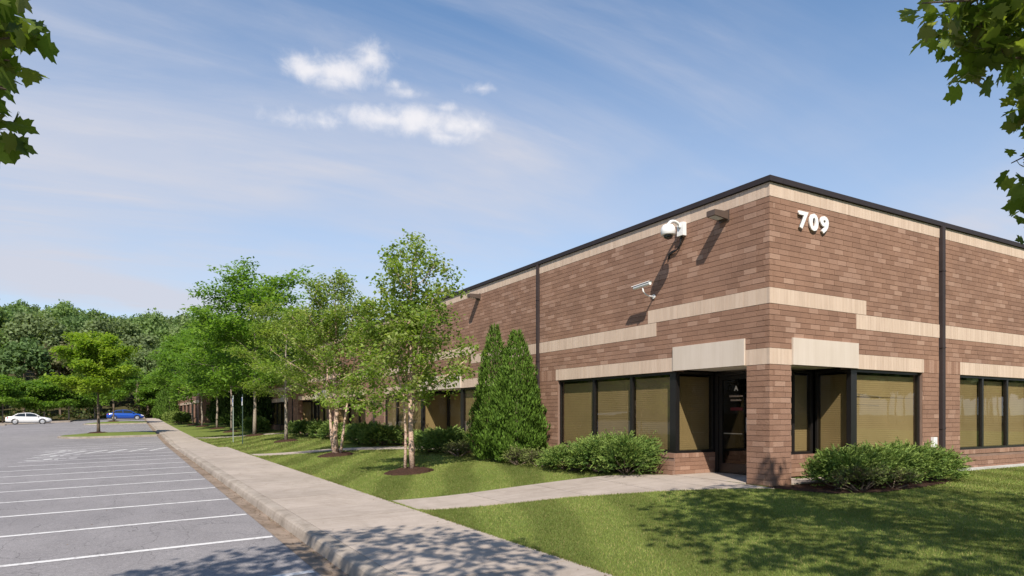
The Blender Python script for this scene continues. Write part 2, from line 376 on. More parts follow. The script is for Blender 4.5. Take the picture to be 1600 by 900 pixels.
def leaf_mesh(name, P, T, Nrm, Ln, Wd, C, mat, tmpl=KITE, parent=None, **kw):
    tv, tf = tmpl; n = len(P); k = len(tv)
    T = unit(T); B = unit(np.cross(Nrm, T)); N2 = np.cross(T, B)
    Ln = np.broadcast_to(np.asarray(Ln, float), (n,)); Wd = np.broadcast_to(np.asarray(Wd, float), (n,))
    V = (P[:, None, :] + T[:, None, :] * (tv[None, :, 0:1] * Ln[:, None, None]) + B[:, None, :] * (tv[None, :, 1:2] * Wd[:, None, None]) + N2[:, None, :] * (tv[None, :, 2:3] * Ln[:, None, None]))
    V = V.reshape(-1, 3)
    nf = len(tf); fs = len(tf[0])
    idx = (np.array(tf)[None, :, :] + (np.arange(n) * k)[:, None, None]).reshape(-1)
    me = bpy.data.meshes.new(name); me.vertices.add(len(V)); me.vertices.foreach_set('co', V.astype(np.float32).ravel())
    me.loops.add(len(idx)); me.loops.foreach_set('vertex_index', idx.astype(np.int32))
    me.polygons.add(n * nf); me.polygons.foreach_set('loop_start', (np.arange(n * nf) * fs).astype(np.int32))
    try: me.polygons.foreach_set('loop_total', np.full(n * nf, fs, np.int32))
    except Exception: pass
    me.update(calc_edges=True)
    at = me.attributes.new('tint', 'FLOAT_COLOR', 'POINT')
    cc = np.ones((n, k, 4), np.float32); cc[:, :, :3] = C[:, None, :]
    at.data.foreach_set('color', cc.ravel())
    return link(name, me, mat, parent, **kw)
def rdir(rng, n):
    a = rng.normal(size=(n, 3)); return unit(a)

# ------------------------------------------------------------------ lie of the land
def lot(x, y):
    t = max(0.0, (y - 45) / 60); r = 0.95 * t ** 1.2
    cross = 0.022 * max(-8.0, min(0.0, x - 1.9)) * (1 - smooth((y - 40) / 45))
    return r * max(0.3, 1 + 0.036 * min(x, 3)) + cross
def smooth(t): t = max(0.0, min(1.0, t)); return t * t * (3 - 2 * t)
def lawn_z(x, y): return 0.17 + 0.30 * smooth((x - 4.4) / 5.8) + lot(3, y) * 0.6
def walk_z(x, y): return 0.15 + 0.012 * (x - 2.2) + lot(3, y) * 0.8
KERB_X, WALK_X = 2.20, 2.44
def walk_edge(y): return 4.36 if y < 36 else 3.95
def frange(a, b, s): return list(np.arange(a, b + s * 0.5, s))

# ------------------------------------------------------------------ setting: ground, lot, kerb, walks, lawn

MBg = MB(); MBg.poly([(-1500, -1500, -0.6), (1500, -1500, -0.6), (1500, 1500, -0.6), (-1500, 1500, -0.6)])
MBg.build('ground', 'forest_floor', kind='structure')
lot_o = grid('parking_lot', frange(-70, -10, 6) + frange(-8, 1.9, 0.9) + [1.93], frange(-40, 40, 4) + frange(42, 120, 3), lot, 'asphalt', kind='structure')
def floor_z(x, y):
    return 0.9 + 0.165 * max(0, y - 122) * (1.0 - 0.0022 * (x + 20)) + 0.10 * max(0, -x - 60) * (1 if y < 122 else 0.2)
grid('woodland_floor', frange(-220, 160, 10), frange(119.5, 330, 8), floor_z, 'forest_floor', kind='structure')
grid('hillside', frange(-200, -68, 8), frange(-40, 122, 9), lambda x, y: lot(-60, y) + 0.12 + 0.12 * max(0, -x - 68), 'forest_floor', kind='structure')
# lawn sheet with the building standing on it
grid('lawn', [3.90, 3.94, 3.96, 4.28, 4.34, 4.37] + [4.58 + 0.28 * i for i in range(23)] + frange(11.5, 60, 4), frange(-30, 60, 1.5) + frange(62, 150, 4), lambda x, y: lawn_z(x, y) - (.10 if x < walk_edge(y) - .005 else 0), 'lawn', kind='structure')
def verge(name, x0, x1, y0, y1, zz=0.13):
    m = MB(); nx = max(2, int((x1 - x0) / 2)); xs = np.linspace(x0, x1, nx)
    for i in range(nx - 1):
        a, b = xs[i], xs[i + 1]
        za, zb = lot(a, (y0 + y1) / 2), lot(b, (y0 + y1) / 2)
        m.poly([(a, y0, za + zz), (b, y0, zb + zz), (b, y1, zb + zz), (a, y1, za + zz)])
        m.poly([(a, y0, za - .2), (b, y0, zb - .2), (b, y0, zb + zz), (a, y0, za + zz)])
    za, zb = lot(x1, y0), lot(x0, y0)
    m.poly([(x1, y0, za - .2), (x1, y1, za - .2), (x1, y1, za + zz), (x1, y0, za + zz)])
    return m.build(name, 'kerb_concrete', kind='structure')
def stall_line(x0, x1, y, w=0.135, dy=0.0, name='stall_line'):
    m = MB(); xs = np.linspace(x0, x1, 7)
    for a, b in zip(xs[:-1], xs[1:]):
        ya, yb = y + dy * (a - x1), y + dy * (b - x1)
        m.poly([(a, ya - w / 2, lot(a, ya) + .005), (b, yb - w / 2, lot(b, yb) + .005), (b, yb + w / 2, lot(b, yb) + .005), (a, ya + w / 2, lot(a, ya) + .005)])
    return m.build(name, 'line_paint', lot_o)
for k in range(-1, 17):
    stall_line(-3.9, 1.88, 7.87 + 2.55 * k)
for k in range(9): stall_line(-3.9, 1.88, 66.0 + 2.55 * k)
# accessible bays: hatched aisle and wheelchair emblem by the dropped kerb
for k in range(6):
    y0 = 38.6 + 0.42 * k; x0 = -3.7 + 0.92 * k
    m = MB(); m.poly([(x0, 38.55, lot(x0, 38) + .006), (x0 + .14, 38.55, lot(x0, 38) + .006), (x0 + .95, 40.95, lot(x0 + .9, 41) + .006), (x0 + .81, 40.95, lot(x0 + .9, 41) + .006)])
    m.build('hatch_line', 'line_paint', lot_o)
def emblem(cx, cy, s):
    z = lambda x, y: lot(x, y) + .006
    m = MB()
    def ring(x, y, r0, r1, a0, a1, n=14):
        for i in range(n):
            t0, t1 = a0 + (a1 - a0) * i / n, a0 + (a1 - a0) * (i + 1) / n
            q = [(x + r0 * math.cos(t0), y + r0 * math.sin(t0)), (x + r1 * math.cos(t0), y + r1 * math.sin(t0)), (x + r1 * math.cos(t1), y + r1 * math.sin(t1)), (x + r0 * math.cos(t1), y + r0 * math.sin(t1))]
            m.poly([(a, b, z(a, b)) for a, b in q])
    def bar(x0, y0, x1, y1, w):
        d = Vector((x1 - x0, y1 - y0, 0)).normalized(); nx, ny = -d.y * w / 2, d.x * w / 2
        m.poly([(a, b, z(a, b) + .001) for a, b in ((x0 - nx, y0 - ny), (x1 - nx, y1 - ny), (x1 + nx, y1 + ny), (x0 + nx, y0 + ny))])
    # rotated so that it reads from the drive aisle (top towards +X)
    ring(cx - .15 * s, cy, .36 * s, .48 * s, -2.6, 1.7)
    ring(cx + .95 * s, cy + .05 * s, 0.0, .15 * s, 0, 6.283)
    bar(cx + .75 * s, cy + .02 * s, cx + .1 * s, cy - .02 * s, .16 * s); bar(cx + .45 * s, cy, cx + .45 * s, cy - .40 * s, .12 * s)
    bar(cx + .12 * s, cy, cx + .12 * s, cy - .45 * s, .14 * s); bar(cx + .12 * s, cy - .42 * s, cx - .42 * s, cy - .62 * s, .14 * s)
    m.build('wheelchair_emblem', 'line_paint', lot_o)
emblem(-3.2, 34.7, 1.15); emblem(-3.2, 37.3, 1.15); emblem(-3.2, 42.2, 1.15)

def drop(y): return smooth((y - 36.5) / 1.8) * (1 - smooth((y - 46.0) / 1.8))
def walk_top(x, y):
    d = drop(y) * (1 - smooth((x - KERB_X) / 1.5)); return walk_z(x, y) - 0.125 * d
kerb = empty('kerb', kind='structure')
def kerb_run(y0, y1):
    ys = [y0 + .006, (y0 + y1) / 2, y1 - .006]
    prof = lambda y: [(KERB_X + .01, -.25), (KERB_X - .004, .0), (KERB_X + .012, .085), (KERB_X + .028, .128), (KERB_X + .052, .146), (KERB_X + .09, .152), (WALK_X - .006, .154), (WALK_X - .003, -.25)]
    m = MB(); n = 8
    for y in ys:
        h = walk_top(KERB_X + .1, y); g = lot(KERB_X, y) - .012; 
        for (x, z) in prof(y): m.v.append((x, y, g + (h - g) * z / .152 if z > 0 else g + z))
    for j in range(2):
        for i in range(n - 1): m.f.append((j * n + i, (j + 1) * n + i, (j + 1) * n + i + 1, j * n + i + 1))
    m.f.append(tuple(range(n))); m.f.append(tuple(reversed(range(2 * n, 3 * n))))
    m.build('kerb_segment', 'kerb_concrete', kerb)
    m = MB()
    for y in ys:
        m.v += [(1.91, y, lot(1.9, y) + .006), (2.06, y, lot(1.9, y) - .004), (KERB_X - .005, y, lot(KERB_X, y) - .010), (1.91, y, -.3 + lot(1.9, y))]
    for j in range(2):
        for i in range(2): m.f.append((j * 4 + i, j * 4 + i + 1, (j + 1) * 4 + i + 1, (j + 1) * 4 + i))
    m.build('gutter_pan', 'gutter', kerb)
y = -8.9
while y < 116: kerb_run(y, y + 3.05); y += 3.05
side = empty('sidewalk', kind='structure')
y = -9.0; i = 0
while y < 116:
    y1 = y + 1.52; m = MB(); xe = walk_edge(y + .7)
    xs = [WALK_X + .004, 3.2, 3.75, xe]; n = len(xs)
    for yy in (y + .009, y1 - .009):
        for x in xs: m.v.append((x, yy, walk_top(x, yy)))
        for x in xs: m.v.append((x, yy, walk_top(x, yy) - .14))
    for a in range(n - 1): m.f.append((a, a + 1, 2 * n + a + 1, 2 * n + a)); m.f.append((a, n + a, n + a + 1, a + 1)); m.f.append((2 * n + a + 1, 3 * n + a + 1, 3 * n + a, 2 * n + a))
    m.f.append((n - 1, 2 * n - 1, 4 * n - 1, 3 * n - 1)); m.f.append((0, 2 * n, 3 * n, n))
    m.build('paving_slab', 'concrete', side); y = y1; i += 1

# paths from the walk to the doors, laid as slabs
def path_run(name, left, right, n):
    """two edge polylines -> n slabs draped on the lawn"""
    root = empty(name, kind='structure')
    def at(pl, t):
        seg = t * (len(pl) - 1); i = min(int(seg), len(pl) - 2); f = seg - i
        return pl[i][0] + (pl[i + 1][0] - pl[i][0]) * f, pl[i][1] + (pl[i + 1][1] - pl[i][1]) * f
    for k in range(n):
        m = MB(); sub = 4
        for q in range(sub + 1):
            t = (k + .006 + (q / sub) * .988) / n; a, b = at(left, t), at(right, t)
            for w in range(4):
                x = a[0] + (b[0] - a[0]) * w / 3; yv = a[1] + (b[1] - a[1]) * w / 3
                m.v.append((x, yv, max(lawn_z(x, yv) + .016, 0.17 + .0)))
        for q in range(sub):
            for w in range(3): m.f.append((q * 4 + w, q * 4 + w + 1, (q + 1) * 4 + w + 1, (q + 1) * 4 + w))
        b0 = len(m.v); rim = [w for w in range(4)] + [q * 4 + 3 for q in range(1, sub + 1)] + [sub * 4 + w for w in (2, 1, 0)] + [q * 4 for q in range(sub - 1, 0, -1)]
        m.v += [(m.v[r][0], m.v[r][1], m.v[r][2] - .1) for r in rim]
        for j in range(len(rim)): m.f.append((rim[j], rim[(j + 1) % len(rim)], b0 + (j + 1) % len(rim), b0 + j))
        m.build('paving_slab', 'concrete', root)
    return left + right[::-1]
P1 = path_run('entry_path', [(4.36, 12.15), (7.0, 12.0), (9.3, 11.75), (10.62, 11.0)], [(4.36, 10.75), (7.0, 10.1), (8.9, 9.0), (10.30, 8.05)], 5)
P2 = path_run('entry_path', [(4.36, 29.2), (7.4, 28.6), (9.6, 26.9), (11.0, 25.0)], [(4.36, 28.0), (7.2, 27.3), (9.3, 24.9), (11.0, 22.6)], 5)
P3 = path_run('entry_path', [(3.98, 50.4), (7.4, 50.0), (10.9, 48.8)], [(3.98, 49.0), (7.2, 48.6), (10.9, 46.4)], 5)
PATHS = [P1, P2, P3]
# planted islands between the parking rows
def island(x0, x1, y0, y1, label=None):
    root = empty('parking_island', kind='structure')
    def outline(ins):
        pts = []; r = (y1 - y0) / 2 - ins
        for k in range(9): th = math.pi / 2 + math.pi * k / 8; pts.append((x0 + (y1 - y0) / 2 * 0.9 + r * 0.9 * math.cos(th), (y0 + y1) / 2 + r * math.sin(th)))
        return pts + [(x1 - .02, y0 + ins), (x1 - .02, y1 - ins)]
    o, i_ = outline(0), outline(.16); m = MB(); n = len(o)
    for (pl, dz) in ((o, -.1), (o, .125), (i_, .14), (i_, .02)):
        m.v += [(a, b, lot(a, b) + dz) for a, b in pl]
    for r in range(3):
        for k in range(n): m.f.append((r * n + k, r * n + (k + 1) % n, (r + 1) * n + (k + 1) % n, (r + 1) * n + k))
    m.build('island_kerb', 'kerb_concrete', root)
    m = MB(); c = ((x0 + x1) / 2, (y0 + y1) / 2); m.v.append((*c, lot(*c) + .30)); m.v += [(a, b, lot(a, b) + .13) for a, b in i_]
    mid = [((a + c[0]) / 2, (b + c[1]) / 2) for a, b in i_]; m.v += [(a, b, lot(a, b) + .26) for a, b in mid]
    for k in range(n):
        k2 = (k + 1) % n; m.f.append((1 + k, 1 + k2, 1 + n + k2, 1 + n + k)); m.f.append((1 + n + k, 1 + n + k2, 0))
    m.build('turf', 'lawn', root, smooth=True)
island(-4.6, 1.93, 57.2, 62.6); island(-4.6, 1.93, 89.5, 94.6); island(-4.9, 1.93, -3.6, 3.6)
verge('verge', -70, -6.8, 107.2, 119.4); verge('verge', -40, -13.0, 100.4, 101.9); verge('verge', -6.9, 2.2, 116.0, 119.4)

# ------------------------------------------------------------------ the office building
XB, YB = 10.49, 8.33
BASE, CAP, TOP = 0.30, 6.245, 6.36
class Fac:
    def __init__(s, ax, plane): s.ax = ax; s.p = plane
    def box(s, m, u0, u1, z0, z1, d0, d1):
        if s.ax == 'L': m.box(s.p + d0, s.p + d1, u0, u1, z0, z1)
        else: m.box(u0, u1, s.p + d0, s.p + d1, z0, z1)
    def pt(s, u, z, d): return (s.p + d, u, z) if s.ax == 'L' else (u, s.p + d, z)
FL, FR = Fac('L', XB), Fac('R', YB)
office = empty('office_building', (XB, YB, BASE), label='low brown brick office building with cream bands, dark coping and corner entrance', cat='building')
def part(m, name, mat, parent=None, **kw):
    return wpart(m, name, mat, parent or office, **kw)
def wpart(m, name, mat, parent, **kw):
    """part built in world coordinates under any parent that itself sits at the world origin or under the building empty"""
    o = m.build(name, mat, **kw); o.parent = parent
    o.matrix_parent_inverse = world_of(parent).inverted(); return o
def world_of(o):
    from mathutils import Matrix
    M = o.matrix_basis.copy()
    if o.parent: M = world_of(o.parent) @ o.matrix_parent_inverse @ M
    return M
WZ0, WZ1 = 0.975, 2.80       # window sill and head
B1, B2 = 2.80, 3.11          # lintel band
C0, C1, C2 = 3.638, 3.955, 4.26   # stepped belt: low and high course
D0 = 5.985                   # cream band under the coping
SOFF = 2.83
# left front (u = Y): openings to be cut out of the wall
Lwin = [(10.86, 15.45), (17.4, 21.9), (25.5, 30.1), (54.8, 61.9), (64.6, 71.0), (74.0, 81.0)]
Lrec = [(8.87, 10.86), (21.9, 25.5), (32.9, 39.0), (40.5, 48.4), (51.9, 54.8)]
Rwin = [(13.14, 15.75), (17.39, 22.4), (26.0, 31.0)]
Rrec = [(11.13, 13.14)]
UEND_L, UEND_R = 87.0, 34.0
USPLIT = 32.0                # brick by brick up to here
def rects(wins, recs): return [(a, b, WZ0, WZ1) for a, b in wins] + [(a, b, BASE - .2, WZ1 + .03) for a, b in recs]
def wall_cells(m, f, u0, u1, z0, z1, holes, d0, d1):
    us = sorted({u0, u1} | {min(max(v, u0), u1) for h in holes for v in h[:2]}); zs = sorted({z0, z1} | {min(max(v, z0), z1) for h in holes for v in h[2:]})
    for ua, ub in zip(us[:-1], us[1:]):
        run = None
        for za, zb in zip(zs[:-1], zs[1:]):
            cu, cz = (ua + ub) / 2, (za + zb) / 2
            if any(h[0] < cu < h[1] and h[2] < cz < h[3] for h in holes):
                if run: f.box(m, ua, ub, run[0], run[1], d0, d1); run = None
            else: run = (run[0], zb) if run else (za, zb)
        if run: f.box(m, ua, ub, run[0], run[1], d0, d1)
LH, RH = rects(Lwin, Lrec), rects(Rwin, Rrec)
m = MB(); wall_cells(m, FL, YB + .02, USPLIT, -.2, CAP, LH, .012, .30); wall_cells(m, FR, XB + .012, UEND_R, -.2, CAP, RH, .012, .30); part(m, 'wall', 'mortar')
m = MB(); wall_cells(m, FL, USPLIT, UEND_L, -.2, CAP, LH, .0, .30); part(m, 'wall', 'brick_far')
m = MB(); m.box(XB + .2, UEND_R - .2, YB + .2, UEND_L, 6.0, 6.12); part(m, 'roof', 'roof_gravel')
m = MB(); m.box(UEND_R - .3, UEND_R, YB + .3, UEND_L, -.2, CAP); m.box(XB + .3, UEND_R - .3, UEND_L - .3, UEND_L, -.2, CAP); part(m, 'rear_wall', 'brick_far')
m = MB(); m.box(XB + .31, UEND_R - .3, YB + .31, UEND_L - .3, .40, .46); part(m, 'floor', 'dark_inside')
m = MB(); m.box(XB + .31, UEND_R - .3, YB + .31, UEND_L - .3, 3.0, 3.05); part(m, 'ceiling', 'dark_inside')
m = MB(); m.box(XB + 5, XB + 5.1, YB + 5, UEND_L - .3, .46, 3.0); m.box(XB + 5.1, UEND_R - .3, YB + 5, YB + 5.1, .46, 3.0); part(m, 'partition_wall', 'dark_inside')
# coping: metal cap projecting a little, in lengths
m = MB()
m.box(XB - .05, XB + .33, YB - .05, UEND_L, CAP + .012, TOP); part(m, 'coping', 'coping')
m = MB(); m.box(XB + .335, UEND_R, YB - .05, YB + .33, CAP + .012, TOP); part(m, 'coping', 'coping')
# footing strip
m = MB(); m.box(17.0, UEND_R, YB - .10, YB + .01, .2, .535); part(m, 'footing', 'footing')

# cream and brown soldier courses
rs = np.random.RandomState(4)
def soldiers(f, u0, u1, z0, z1, mat, w=.1016, name='soldier_course', proud=.004):
    n = max(1, round((u1 - u0) / w)); w = (u1 - u0) / n; m = MB()
    for i in range(n):
        e = proud + rs.uniform(-.0015, .0015)
        f.box(m, u0 + i * w + .003, u0 + (i + 1) * w - .003, z0 + .004, z1 - .004, -e, .10)
    part(m, name, mat, kind='stuff')
    if mat == 'cream':
        m = MB(); f.box(m, u0, u1, z0 + .002, z1 - .002, -.0005, .05); part(m, 'band_mortar', 'cream_joint')
RB, LB = [], []              # rectangles the plain bricks must leave free
def band(f, u0, u1, z0, z1, mat='cream', **kw):
    soldiers(f, u0, u1, z0, z1, mat, **kw); (LB if f is FL else RB).append((YB if abs(u0 - YB - .10) < .001 and f is FL else u0, u1, z0, z1))
band(FL, YB + .10, UEND_L, D0, CAP + .005); band(FR, XB - .004, UEND_R, D0, CAP + .005)
# stepped belt course: high over the entrances, low between
band(FL, YB + .10, 11.71, C1, C2); band(FL, 11.43, 20.9, C0, C1 - .003); band(FL, 20.6, 26.8, C1, C2); band(FL, 26.5, 38.0, C0, C1 - .003)
band(FL, 37.7, 50.0, C1, C2); band(FL, 49.7, UEND_L, C0, C1 - .003)
band(FR, XB - .004, 13.57, C1, C2); band(FR, 13.22, UEND_R, C0, C1 - .003)
# lintels
band(FL, YB + .10, 8.90, B1, B2); band(FR, XB - .004, 11.13, B1, B2)
for a, b in Lwin: band(FL, a if a not in (10.86, 25.5) else a + .02, b + (.10 if a == 10.86 else 0), B1, B2)
for a, b in Rwin: band(FR, a + (.12 if a < 14 else 0), b + .05, B1, B2)
for a, b in ((15.55, 16.40), (16.50, 17.39), (30.1, 32.9)): band(FL, a, b, B1, B2, 'brickwork')
for a, b in ((15.80, 16.44), (16.60, 17.39), (22.45, 26.0)): band(FR, a, b, B1, B2, 'brickwork')
for a, b in ((32.9, 48.4), (51.9, 54.8), (61.9, 64.6), (71.0, 74.0), (81.0, 87.0)): band(FL, a, b, B1 + .03, B2, 'cream')
# rowlock sills
for a, b in Lwin[:3]: band(FL, a, b, WZ0 - .105, WZ0, 'brickwork', name='sill_course')
for a, b in Rwin: band(FR, a, b, WZ0 - .105, WZ0, 'brickwork', name='sill_course')
# fascia panels over the recessed entrances
def fascia(f, u0, u1, z0=SOFF, z1=3.335):
    m = MB(); f.box(m, u0, u1, z0 - .02, z1, -.035, .0085); part(m, 'fascia_panel', 'fascia'); (LB if f is FL else RB).append((u0, u1, z0, z1))
fascia(FL, 8.90, 10.87); fascia(FR, 11.135, 13.25); fascia(FL, 21.7, 25.5); fascia(FL, 52.0, 54.7); fascia(FL, 40.6, 44.0)
# single bricks
def rows():
    out = []
    for z0, z1, n in ((BASE + .08, B1, 23), (B1, B2, 3), (B2, C1, 8), (C1, C2, 3), (C2, D0, 16)):
        for i in range(n): out.append((z0 + (z1 - z0) * i / n, z0 + (z1 - z0) * (i + 1) / n))
    return out
bricks = []
def lay(f, u_lo, u_hi, holes, bands, first):
    BL = .3048
    for r, (z0, z1) in enumerate(rows()):
        zc = (z0 + z1) / 2; block = sorted([(h[0], h[1]) for h in holes + bands if h[2] - .03 < zc < h[3] + .03])
        u = u_lo + (0.0 if (r % 2 == 0) == (first == 0) else .10)
        free = []; cur = u
        for a, b in block:
            if b <= cur: continue
            if a > cur: free.append((cur, min(a, u_hi)))
            cur = max(cur, b)
            if cur >= u_hi: break
        if cur < u_hi: free.append((cur, u_hi))
        off = (r % 2) * BL / 2 + (0.1 if r % 5 == 3 else 0)
        for a, b in free:
            k = math.floor((a - u_lo - off) / BL)
            while True:
                s0, s1 = u_lo + off + k * BL, u_lo + off + (k + 1) * BL; k += 1
                if s0 >= b - .01: break
                s0, s1 = max(s0, a), min(s1, b)
                if s1 - s0 < .035: continue
                bricks.append((f, s0 + .0045, s1 - .0045, z0 + .0045, z1 - .0045))
lay(FR, XB, UEND_R - 8, RH + [(16.44, 16.60, -1, 9)], RB, 0)
lay(FL, YB, USPLIT, LH + [(16.40, 16.49, -1, 9)], LB, 1)
def shown(b):
    f, u0, u1, z0, z1 = b; x, y, z = f.pt((u0 + u1) / 2, (z0 + z1) / 2, 0)
    d = x * FWD[0] + y * FWD[1]; r = x * RGT[0] + y * RGT[1]
    if d < 1 or abs(r / d) > .77: return 0
    cosv = (x if f.ax == 'L' else y) / math.hypot(x, y); vis = 1.0
    if z < 1.25 and ((f.ax == 'R' and 11.2 < x < 15.2)): vis = .2
    if f.ax == 'L' and y > 15.6: vis = .4
    return (u1 - u0) * (z1 - z0) * cosv / (d * d) * vis
bricks.sort(key=shown, reverse=True)
cache = {}
def brick_obj(b):
    f, u0, u1, z0, z1 = b; w, h = round(u1 - u0, 2), round(z1 - z0, 3); key = (f.ax, w, h)
    if key not in cache:
        mm = MB()
        if f.ax == 'L': mm.box(0, .10, -w / 2, w / 2, -h / 2, h / 2)
        else: mm.box(-w / 2, w / 2, 0, .10, -h / 2, h / 2)
        cache[key] = mm.mesh('brick'); cache[key].materials.append(MATS['brick'])
    p = f.pt((u0 + u1) / 2, (z0 + z1) / 2, rs.uniform(-.002, .002))
    o = bpy.data.objects.new('brick', cache[key]); COL.objects.link(o); o.parent = office; o.location = Vector(p) - office.location
for b in bricks[:300]: brick_obj(b)
m = MB()
for f, u0, u1, z0, z1 in bricks[300:]: f.box(m, u0, u1, z0, z1, rs.uniform(-.002, .002), .10)
part(m, 'brickwork', 'brickwork', kind='stuff')

def sheet(m, f, u0, u1, z0, z1, d):
    q = [f.pt(u0, z0, d), f.pt(u1, z0, d), f.pt(u1, z1, d), f.pt(u0, z1, d)]; m.poly(q if f.ax == 'R' else q[::-1])
# windows: black frame with mullions, glass panes and slatted blinds behind
def window(f, u0, u1, z0, z1, cuts, parent=None, inset=.07, fw=.055, left=None, right=None, bent=False, n_slat=None, blind_d=.11):
    """left/right: widths of the outer frame posts"""
    lw, rw = left or fw, right or fw
    m = MB()
    f.box(m, u0, u1, z1 - fw, z1, inset, inset + .10); f.box(m, u0, u1, z0, z0 + fw, inset, inset + .10)
    f.box(m, u0, u0 + lw, z0 + fw + .001, z1 - fw - .001, inset - .004, inset + .10); f.box(m, u1 - rw, u1, z0 + fw + .001, z1 - fw - .001, inset - .004, inset + .10)
    w = part(m, 'window', 'black_frame', parent)
    edges = [u0 + lw] + list(cuts) + [u1 - rw]
    for c in cuts:
        m = MB(); f.box(m, c - .042, c + .042, z0 + fw + .001, z1 - fw - .001, inset - .008, inset + .09); wpart(m, 'mullion', 'black_frame', w)
    for i in range(len(edges) - 1):
        a = edges[i] + (.043 if i else .001); b = edges[i + 1] - (.043 if i < len(edges) - 2 else .001)
        m = MB(); sheet(m, f, a, b, z0 + fw + .002, z1 - fw - .002, inset + .034); wpart(m, 'pane', 'glass', w)
        ns = n_slat or 72; zt, zb = z1 - fw - .05, z0 + fw + .004; m = MB()
        pts = []
        for k in range(ns + 1):
            z = zt + (zb - zt) * k / ns; pts.append((z, inset + blind_d + (.0 if k % 2 else .0024)))
        gap = int(ns * .28)
        for k in range(ns):
            (za, da), (zb2, db) = pts[k], pts[k + 1]
            cols = 6; uu = np.linspace(a, b, cols + 1)
            def dz(u):
                if not bent or k > gap: return 0
                return .0
            if bent and abs(k - gap) < 1:
                m.poly([f.pt(a, za, da), f.pt(b, za, da), f.pt(b, zb2 + .004, db)]) ; continue
            q = [f.pt(a, za, da), f.pt(b, za, da), f.pt(b, zb2, db), f.pt(a, zb2, db)]
            m.poly(q if f.ax == 'R' else q[::-1])
        wpart(m, 'blind', 'blind', w)
        if bent:
            m = MB(); zg = pts[gap][0]
            m.poly([f.pt(a, zg + .06, inset + .09), f.pt(a + (b - a) * .42, zg + .008, inset + .10), f.pt(a + (b - a) * .42, zg - .004, inset + .105), f.pt(a, zg + .048, inset + .10)])
            m.poly([f.pt(a, zg - .165, inset + .09), f.pt(a + (b - a) * .42, zg - .195, inset + .10), f.pt(a + (b - a) * .42, zg - .203, inset + .105), f.pt(a, zg - .175, inset + .10)])
            wpart(m, 'bent_slat', 'white_plastic', w)
    return w
window(FL, 10.86, 15.45, WZ0, WZ1, [12.38, 13.88], left=.20)
window(FL, 17.4, 21.9, WZ0, WZ1, [18.9, 20.4], right=.20)
window(FL, 25.5, 30.1, WZ0, WZ1, [27.1, 28.6], left=.20)
window(FL, 54.8, 61.9, WZ0, WZ1, [56.6, 58.4, 60.1]); window(FL, 64.6, 71.0, WZ0, WZ1, [66.7, 68.8]); window(FL, 74.0, 81.0, WZ0, WZ1, [76.3, 78.6])
window(FR, 13.14, 15.75, WZ0, WZ1, [], left=.20, bent=True)
window(FR, 17.39, 22.4, WZ0, WZ1, [18.62, 19.9, 21.15]); window(FR, 26.0, 31.0, WZ0, WZ1, [27.25, 28.5, 29.75])
# corner entrance: two recesses meeting behind the brick pier
XI, YI, PF = 11.77, 9.26, 0.50
m = MB(); m.box(XB + .012, 13.14, YB + .02, 10.86, SOFF + .012, SOFF + .10); part(m, 'soffit', 'soffit')
m = MB(); m.box(XB - .02, XI + .35, 8.90, 10.86, .2, PF); m.box(11.14, 13.14, YB + .05, 8.895, .2, PF); part(m, 'porch_floor', 'concrete')
fP, fD, fQ, fRt = Fac('R', 10.86), Fac('L', XI), Fac('R', YI), Fac('L', 13.14)
m = MB()   # low brick walls under the glazing and pier core
fP.box(m, XB + .34, XI, PF, WZ0 - .11, -.005, .2); fQ.box(m, XI + .02, 13.13, PF, WZ0 - .11, .0, .2); fRt.box(m, YB + .31, YI, PF - .3, WZ0 - .11, .0, .2); fQ.box(m, 11.6, XI + .01, PF, SOFF, .0, .2)
m.box(XB + .11, 11.13 - .002, YB + .11, 8.87 - .002, -.1, SOFF); fD.box(m, 9.0, 9.27, PF, SOFF, .002, .2)
part(m, 'plinth_wall', 'brick_far')
def low_bricks(f, u0, u1, z0, z1):
    m = MB(); n = round((z1 - z0) / .105); h = (z1 - z0) / n
    for r in range(n):
        u = u0 - (r % 2) * .15
        while u < u1 - .02:
            a, b = max(u, u0), min(u + .3048, u1); u += .3048
            if b - a > .03: f.box(m, a + .0035, b - .0035, z0 + r * h + .0035, z0 + (r + 1) * h - .0035, -.012 + rs.uniform(-.002, .002), .05)
    part(m, 'plinth_bricks', 'brickwork', kind='stuff')
    soldiers(f, u0, u1, z1, z1 + .105, 'brickwork', name='sill_course', proud=.014)
low_bricks(fP, XB + .02, XI, PF, WZ0 - .105); low_bricks(fQ, XI + .25, 13.13, PF, WZ0 - .105); low_bricks(fRt, YB + .03, YI - .02, PF, WZ0 - .105)
window(fP, XB + .06, XI, WZ0, SOFF - .02, [], inset=.02); window(fQ, XI + .02, 13.12, WZ0, SOFF - .02, [12.45], inset=.02); window(fRt, YB + .08, YI - .01, WZ0, SOFF - .02, [], inset=.02)
# pier bricks on the inner faces
def pier_inner():
    m = MB()
    for r, (z0, z1) in enumerate(rows()[:23]):
        for f, a, b, s in ((Fac('R', 8.87), XB + .11, 11.12, -1), (Fac('L', 11.13), YB + .11, 8.86, -1)):
            u = a - (r % 2) * .15
            while u < b - .02:
                p, q = max(u, a), min(u + .3048, b); u += .3048
                if q - p > .03: f.box(m, p + .0035, q - .0035, z0 + .0035, z1 - .0035, -.10, .002)
    part(m, 'pier_bricks', 'brickwork', kind='stuff')
pier_inner()
